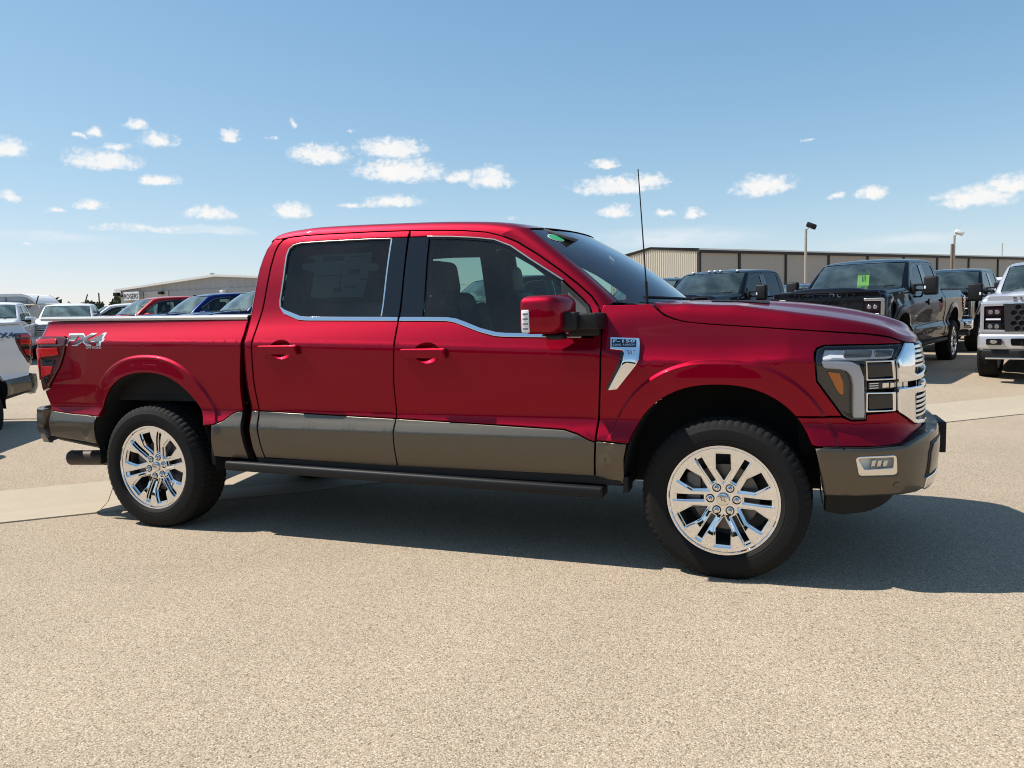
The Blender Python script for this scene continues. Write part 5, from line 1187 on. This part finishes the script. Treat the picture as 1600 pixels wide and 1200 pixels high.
V = [wpt(a, b, z) for a, b in ((0, 2 * HW), (65.2, 2 * HW)) for z in (GZ, EH)] + [wpt(65.2, 0, GZ), wpt(65.2, 0, EH), wpt(65.2, HW, RH)]
mk('back_wall', V, [(0, 2, 3, 1), (2, 4, 5, 6, 3)], wall_side, wh, smooth=False)
V = [wpt(a, b, z) for a in (-.16, .02) for b, z in ((-.1, EH - .14), (HW, RH - .10), (2 * HW + .1, EH - .14), (2 * HW + .1, EH + .06), (HW, RH + .09), (-.1, EH + .06))]
mk('rake_trim', V, [(0, 1, 4, 5), (1, 2, 3, 4)], trimw, wh, smooth=False)
p = wa + we * 8.2 - wd * .3; bl = box('wall_lamp', (p.x, p.y, 4.35), (.45, .45, .35), M['whiteplain'], wh, .05)
# ------------------------------------------------------------------ light poles
steel = mat('galvanised steel', (.42, .38, .32), .55, .5, noise=.1, nscale=6)
def light_pole(px, dist, h, arm, label, dark):
    p = at(px, dist); r = empty('light_pole', p); tag(r, label, 'light pole', 'light poles on the lot')
    tube('pole', [(0, 0, 0), (0, 0, h)], [.12, .10], steel, r, 10); box('pole_base', (0, 0, .25), (.5, .5, .5), M['concrete'], r, .03)
    tube('arm', [(0, 0, h - .08), tuple(RGT * arm * .5 + Vector((0, 0, h + .12))), tuple(RGT * arm + Vector((0, 0, h + .2)))], .06, steel, r, 8)
    hd = box('lamp_head', tuple(RGT * arm + Vector((0, 0, h + .24))), (.75, .6, .30), M['plastic'] if dark else M['whiteplain'], r, .07, 2, Matrix.Rotation(.45, 3, FWD))
    box('lamp_glass', tuple(RGT * (arm + .06) + Vector((0, 0, h + .12))), (.5, .42, .05), M['satin'], r, .01, 2, Matrix.Rotation(.45, 3, FWD)); return r
light_pole(1259, 60, 7.05, .42, 'tall light pole with a dark lamp head before the warehouse wall', True)
light_pole(1488.5, 72, 7.3, .45, 'light pole with a pale lamp head beside a short wooden post', False)
p = at(1485, 72); tube('wooden_post', [(p.x, p.y, .1), (p.x, p.y, 6.7)], .11, mat('weathered wood', (.22, .17, .12), .9, noise=.2, nscale=9), None, 8)
tag(bpy.data.objects['wooden_post'], 'short weathered post beside the light pole with the pale lamp', 'post')
p = at(1563, 130); tag(tube('antenna_mast', [(p.x, p.y, .1), (p.x, p.y, 10.9)], .07, steel, None, 6), 'thin mast rising behind the far end of the warehouse', 'mast')
p = at(163, 120); tag(tube('utility_pole', [(p.x, p.y, .1), (p.x, p.y, 6.0)], .10, M['dark'], None, 6), 'thin dark pole on the horizon between two round trees', 'pole')
# ------------------------------------------------------------------ showroom building at the left
lb0 = at(197, 70); lb1 = at(348, 65); ex = (lb1 - lb0); ex.z = 0; HWL = ex.length; ex.normalize(); ey = Vector((-ex.y, ex.x, 0))
sb = empty('metal_building'); tag(sb, 'pale metal building with a low gable and a white name sign', 'building')
sid = mat('pale grey siding', (.33, .335, .34), .6, noise=.04, nscale=2); sid2 = mat('cream lower siding', (.45, .43, .39), .6, noise=.05, nscale=2)
def lpt(a, b, z): q = lb0 + ex * a + ey * b; return (q.x, q.y, z)
E_, A_, L_ = 4.22, 5.02, 4.0
V = []; F = []
n = 60
for i in range(n + 1):
    a = 2 * HWL * i / n; d = 0 if i % 2 else .05
    V += [lpt(a, d, L_), lpt(a, d, E_ + (A_ - E_) * (1 - abs(a - HWL) / HWL))]
F = [(2 * i, 2 * i + 2, 2 * i + 3, 2 * i + 1) for i in range(n)]
mk('gable_wall', V, F, sid, sb, smooth=False)
bays = [0, 3.0, 6.1]
for a, b_ in zip(bays[:-1], bays[1:]):
    V = [lpt(a + .04, -.06, .1), lpt(b_ - .04, -.06, .1), lpt(b_ - .04, -.06, L_ + .02), lpt(a + .04, -.06, L_ + .02)]; mk('wall_panel', V, [(0, 1, 2, 3)], sid2, sb, smooth=False)
V = [lpt(6.1, -.03, .1), lpt(2 * HWL, -.03, .1), lpt(2 * HWL, -.03, L_), lpt(6.1, -.03, L_)]; mk('lower_wall', V, [(0, 1, 2, 3)], sid, sb, smooth=False)
V = [lpt(0, 0, .1), lpt(0, 25, .1), lpt(0, 25, E_), lpt(0, 0, E_)]; mk('side_wall', V, [(3, 2, 1, 0)], sid, sb, smooth=False)
V = [lpt(a, b, z) for b in (-.35, 25) for a, z in ((-.4, E_ - .05), (-.4, E_ + .13), (HWL, A_ + .16), (2 * HWL + .4, E_ + .13), (2 * HWL + .4, E_ - .05), (HWL, A_ - .02))]
mk('roof', V, [(0, 5, 2, 1), (5, 4, 3, 2), (1, 2, 8, 7), (2, 3, 9, 8), (0, 1, 7, 6), (0, 6, 11, 5), (5, 11, 10, 4)], roofw, sb, smooth=False)
tube('roof_vent', [lpt(7.1, 4, A_ - .4), lpt(7.1, 4, A_ + .55)], .12, steel, sb, 8); tube('vent_cap', [lpt(7.1, 4, A_ + .5), lpt(7.1, 4, A_ + .62)], .2, steel, sb, 8)
for a, z in ((.75, 3.75), (5.4, 3.85), (12.6, 3.7)):
    q = lpt(a, -.25, z); lm = box('wall_lamp', q, (.38, .42, .26), M['plastic'] if a < 12 else M['whiteplain'], sb, .05)
q = lpt(-.15, -.3, 3.9); sg = box('security_camera', q, (.5, .4, .34), M['plastic'], None, .05); tag(sg, 'dark box camera on the corner of the pale metal building', 'camera')
q0 = lb0 + ex * -.2 - ey * .6; tube('camera_arm', [(q[0], q[1], q[2]), lpt(.1, -.02, 3.5)], .05, steel, sg, 6)
# name sign: two white boards with black letters
sgn = empty('name_sign', Vector(lpt(1.0, -.5, 3.32))); tag(sgn, 'white sign board with black ROGERS lettering on the pale building', 'sign')
fx_ = lambda a, b, z: tuple(ex * a + ey * b + Vector((0, 0, z)))
for a0, a1 in ((0, .92), (.98, 1.90)):
    V = [fx_(a, b, z) for b in (0, .08) for a, z in ((a0, 0), (a1, 0), (a1, .74), (a0, .74))]; mk('sign_board', V, [(0, 1, 2, 3), (1, 5, 6, 2), (3, 2, 6, 7), (0, 3, 7, 4)], M['whiteplain'], sgn, smooth=False)
V, F = text_vf('ROGERS', size=.62, bold=.012, spacing=1.0, sx=1.0); V = np.array(V); lo, hi = V.min(0), V.max(0)
V = [fx_(.07 + (x - lo[0]) / (hi[0] - lo[0]) * 1.76, -.012, .12 + (y - lo[1]) / (hi[1] - lo[1]) * .46) for x, y, z in V]; mk('sign_lettering', V, F, M['ink'], sgn, smooth=False)
# ------------------------------------------------------------------ stock trailer, fence, trees
tp = at(70, 36); td = -(RGT * .97 + FWD * .10).normalized(); tn = Vector((-td.y, td.x, 0)); tn = tn if tn.dot(FWD) > 0 else -tn
tr = empty('stock_trailer'); tag(tr, 'pale blue stock trailer with a rounded nose at the far left edge', 'trailer')
tmat = mat('pale blue aluminium', (.36, .41, .47), .4, .35, noise=.08, nscale=3); tcap = mat('white trailer roof', (.75, .75, .74), .5)
def tpt(a, b, z): q = tp + td * a + tn * b; return (q.x, q.y, z + tp.z)
prof = [(a, 2.62 - .62 * max(0, 1 - a / .95) ** 2.6) for a in (0, .05, .12, .22, .35, .55, .8, 1.1, 1.6, 2.4, 4, 7)]
V = []; F = []
for a, z in prof:
    k = 0 if a > .9 else (1 - a / .9) ** 2 * .5
    V += [tpt(a, k, .55), tpt(a, k, z - .14), tpt(a, k + .02, z), tpt(a, 2.2 - k, z), tpt(a, 2.2 - k, .55)]
for i in range(len(prof) - 1):
    for j in range(4): F.append((i * 5 + j, i * 5 + j + 1, i * 5 + 6 + j, i * 5 + 5 + j))
F.append((0, 1, 2, 3, 4)); mk('trailer_body', V, F, tmat, tr, smooth=False)
V = []
for a, z in prof: V += [tpt(a - .03, -.04, z - .10), tpt(a - .03, -.02, z + .03), tpt(a - .03, 2.24, z + .03)]
F = [(i * 3 + j, i * 3 + j + 1, i * 3 + 4 + j, i * 3 + 3 + j) for i in range(len(prof) - 1) for j in range(2)]; mk('roof_cap', V, F, tcap, tr, smooth=False)
for a in (.52, 1.45, 2.5, 3.6): mk('seam_post', [tpt(a - .025, -.03, .55), tpt(a + .025, -.03, .55), tpt(a + .025, -.03, 2.48 if a > .6 else 2.35), tpt(a - .025, -.03, 2.48 if a > .6 else 2.35)], [(0, 1, 2, 3)], M['iron'], tr, smooth=False)
for z in (1.35, 1.6, 1.82, 2.05, 2.25): mk('side_slat', [tpt(a, b, zz) for a, b, zz in ((.55, -.05, z), (7, -.05, z), (7, -.05, z + .035), (.55, -.05, z + .035))] + [tpt(a, 0, z + .017) for a in (.55, 7)], [(0, 3, 2, 1), (2, 3, 4, 5), (0, 1, 5, 4)], M['iron'], tr, smooth=False)
V, F = text_vf('Bowyo', size=.42, bold=.010, shear=.3); V = np.array(V); V = [tpt(1.55 - x * 1.0 + .0, -.06, 1.98 + y) for x, y, z in V]; mk('trailer_lettering', V, F, M['ink'], tr, smooth=False)
for a in (3.2, 4.2):
    V, F = lathe_vf([(0, -.1), (.2, -.1), (.36, -.08), (.38, 0), (.36, .1)], 24); mk('trailer_wheel', [tuple(Vector(tpt(a, .1, .38)) + td * x + tn * y + Vector((0, 0, z))) for x, y, z in V], F, M['rubber'], tr)
fe = empty('chain_link_fence'); tag(fe, 'chain link fence with steel posts before the stock trailer', 'fence')
fpts = [at(px, 30) for px in (-60, 0, 64, 140)]
for i, q in enumerate(fpts):
    tube('fence_post', [(q.x, q.y, q.z), (q.x, q.y, q.z + 2.0)], .04, steel, fe, 8)
    tube('barb_arm', [(q.x, q.y, q.z + 1.95), tuple(q + RGT * .14 + Vector((0, 0, 2.32)))], .022, M['dark'], fe, 6)
tube('top_rail', [(q.x, q.y, q.z + 1.98) for q in fpts], .028, steel, fe, 6)
wires = []
for a, b_ in zip(fpts[:-1], fpts[1:]):
    d = b_ - a; L2 = d.length; d.normalize(); nW = int(L2 / .14)
    for k in range(-14, nW):
        for sgn_ in (1, -1):
            s0 = k * .14; pts = [(s0, 0), (s0 + 1.95, 1.95)] if sgn_ == 1 else [(s0, 1.95), (s0 + 1.95, 0)]
            (u0, z0), (u1, z1) = pts
            if u0 < 0: t = -u0 / (u1 - u0); z0 += (z1 - z0) * t; u0 = 0
            if u1 > L2: t = (L2 - u0) / (u1 - u0); z1 = z0 + (z1 - z0) * t; u1 = L2
            if u1 - u0 > .05: wires.append(tube_vf([tuple(a + d * u0 + Vector((0, 0, z0))), tuple(a + d * u1 + Vector((0, 0, z1)))], .006, 3, False))
V, F = join_vf(wires); w_ = mk('chain_link', V, F, steel, fe); w_['kind'] = 'stuff'
leaf = mat('dark foliage', (.045, .058, .025), .8, noise=.5, nscale=1.2); bark = mat('bark', (.10, .075, .05), .9, noise=.3, nscale=8)
def tree(p, h, w, label, group, n=900, seed=1, lf=.22):
    r_ = random.Random(seed); t = empty('tree', p); tag(t, label, 'tree', group)
    tr_ = [tube_vf([(0, 0, 0), (.1, 0, h * .3), (.0, .1, h * .55)], [h * .04, h * .03, h * .015], 7)]
    for k in range(5):
        a = k * 1.26 + r_.random(); tr_.append(tube_vf([(.05, 0, h * .28), (w * .25 * math.cos(a), w * .25 * math.sin(a), h * .5), (w * .4 * math.cos(a), w * .4 * math.sin(a), h * .68)], [h * .02, h * .014, h * .006], 5))
    V, F = join_vf(tr_); mk('trunk', V, F, bark, t, sharp=60)
    cl = [(r_.gauss(0, .28) * w, r_.gauss(0, .28) * w, h * (.45 + .42 * r_.random()), (.16 + .16 * r_.random()) * w) for _ in range(16)]
    V = []; F = []
    for k in range(n):
        cx, cy, cz, cr_ = cl[r_.randrange(len(cl))]
        d = Vector((r_.gauss(0, 1), r_.gauss(0, 1), r_.gauss(0, .75))).normalized() * cr_ * (.5 + .55 * r_.random()); c = Vector((cx, cy, cz)) + d
        a = Vector((r_.gauss(0, 1), r_.gauss(0, 1), r_.gauss(0, 1))).normalized(); b = a.orthogonal().normalized(); s = lf * (.6 + .8 * r_.random())
        i = len(V); V += [c - a * s, c + b * s * .6, c + a * s, c - b * s * .6]; F.append((i, i + 1, i + 2, i + 3))
    mk('crown', V, F, leaf, t, smooth=False); return t
TG = 'round trees on the horizon'
tree(at(91, 120), 4.9, 4.0, 'wide round tree just right of the trailer nose on the horizon', TG, 1500, 2, .42)
tree(at(146, 130), 4.8, 3.2, 'small ragged tree on the horizon beside the thin dark pole', TG, 1100, 3, .40)
tree(at(190, 115), 5.0, 3.0, 'round tree touching the left corner of the pale building', TG, 1300, 5, .42)
# far scrub along the horizon and unseen trees added behind the camera for paint and chrome to mirror
scrub = []; r_ = random.Random(11); V = []; F = []
def scrub_line(c, x0, x1, dist, hmin, hmax, n):
    for k in range(n):
        lat = x0 + (x1 - x0) * r_.random(); p = c(lat, dist * (.85 + .3 * r_.random())); h = hmin + (hmax - hmin) * r_.random() ** 2 * (0.5 + .5 * math.sin(lat * .09) ** 2)
        for q in range(7):
            cc = p + Vector((r_.gauss(0, h * .5), r_.gauss(0, h * .5), h * r_.random())); a = Vector((r_.gauss(0, 1), r_.gauss(0, 1), r_.gauss(0, 1))).normalized(); b = a.orthogonal().normalized(); s = h * .35
            i = len(V); V.extend([cc - a * s, cc + b * s * .7, cc + a * s, cc - b * s * .7]); F.append((i, i + 1, i + 2, i + 3))
scrub_line(lambda l, d: spot(l, d), -420, 300, 330, .8, 2.6, 1500)
tag(mk('far_scrub', V, F, leaf, None, smooth=False), 'low dark scrub along the horizon', kind='stuff')
V = []; F = []
def behind(l, d): p = Vector((CAM_LOC.x + l, CAM_LOC.y - d, 0)); return p
scrub_line(behind, -60, 45, 26, 1.6, 4.6, 3000)
tag(mk('reflection_treeline', V, F, leaf, None, smooth=False), 'unseen line of trees behind the camera, added for reflections', kind='stuff')

# loose grit lying on the lot near the camera
rg = random.Random(21); V = []; F = []
for k in range(520):
    x, y = rg.uniform(-5, 4.5), rg.uniform(-4.2, 3.5); r0 = .0025 + .006 * rg.random() ** 3; z = ground_z(x, y)
    i = len(V); a = rg.random() * 6.28
    for q in range(5): V.append((x + r0 * (.8 + .5 * rg.random()) * math.cos(a + q * 1.257), y + r0 * (.8 + .5 * rg.random()) * math.sin(a + q * 1.257), z + .001))
    V.append((x, y, z + .001 + r0 * .8)); F += [(i + q, i + (q + 1) % 5, i + 5) for q in range(5)]
tag(mk('loose_grit', V, F, mat('loose stone', (.34, .29, .22), .9, noise=.4, nscale=90), None, smooth=False), 'loose grit scattered over the paving', kind='stuff')
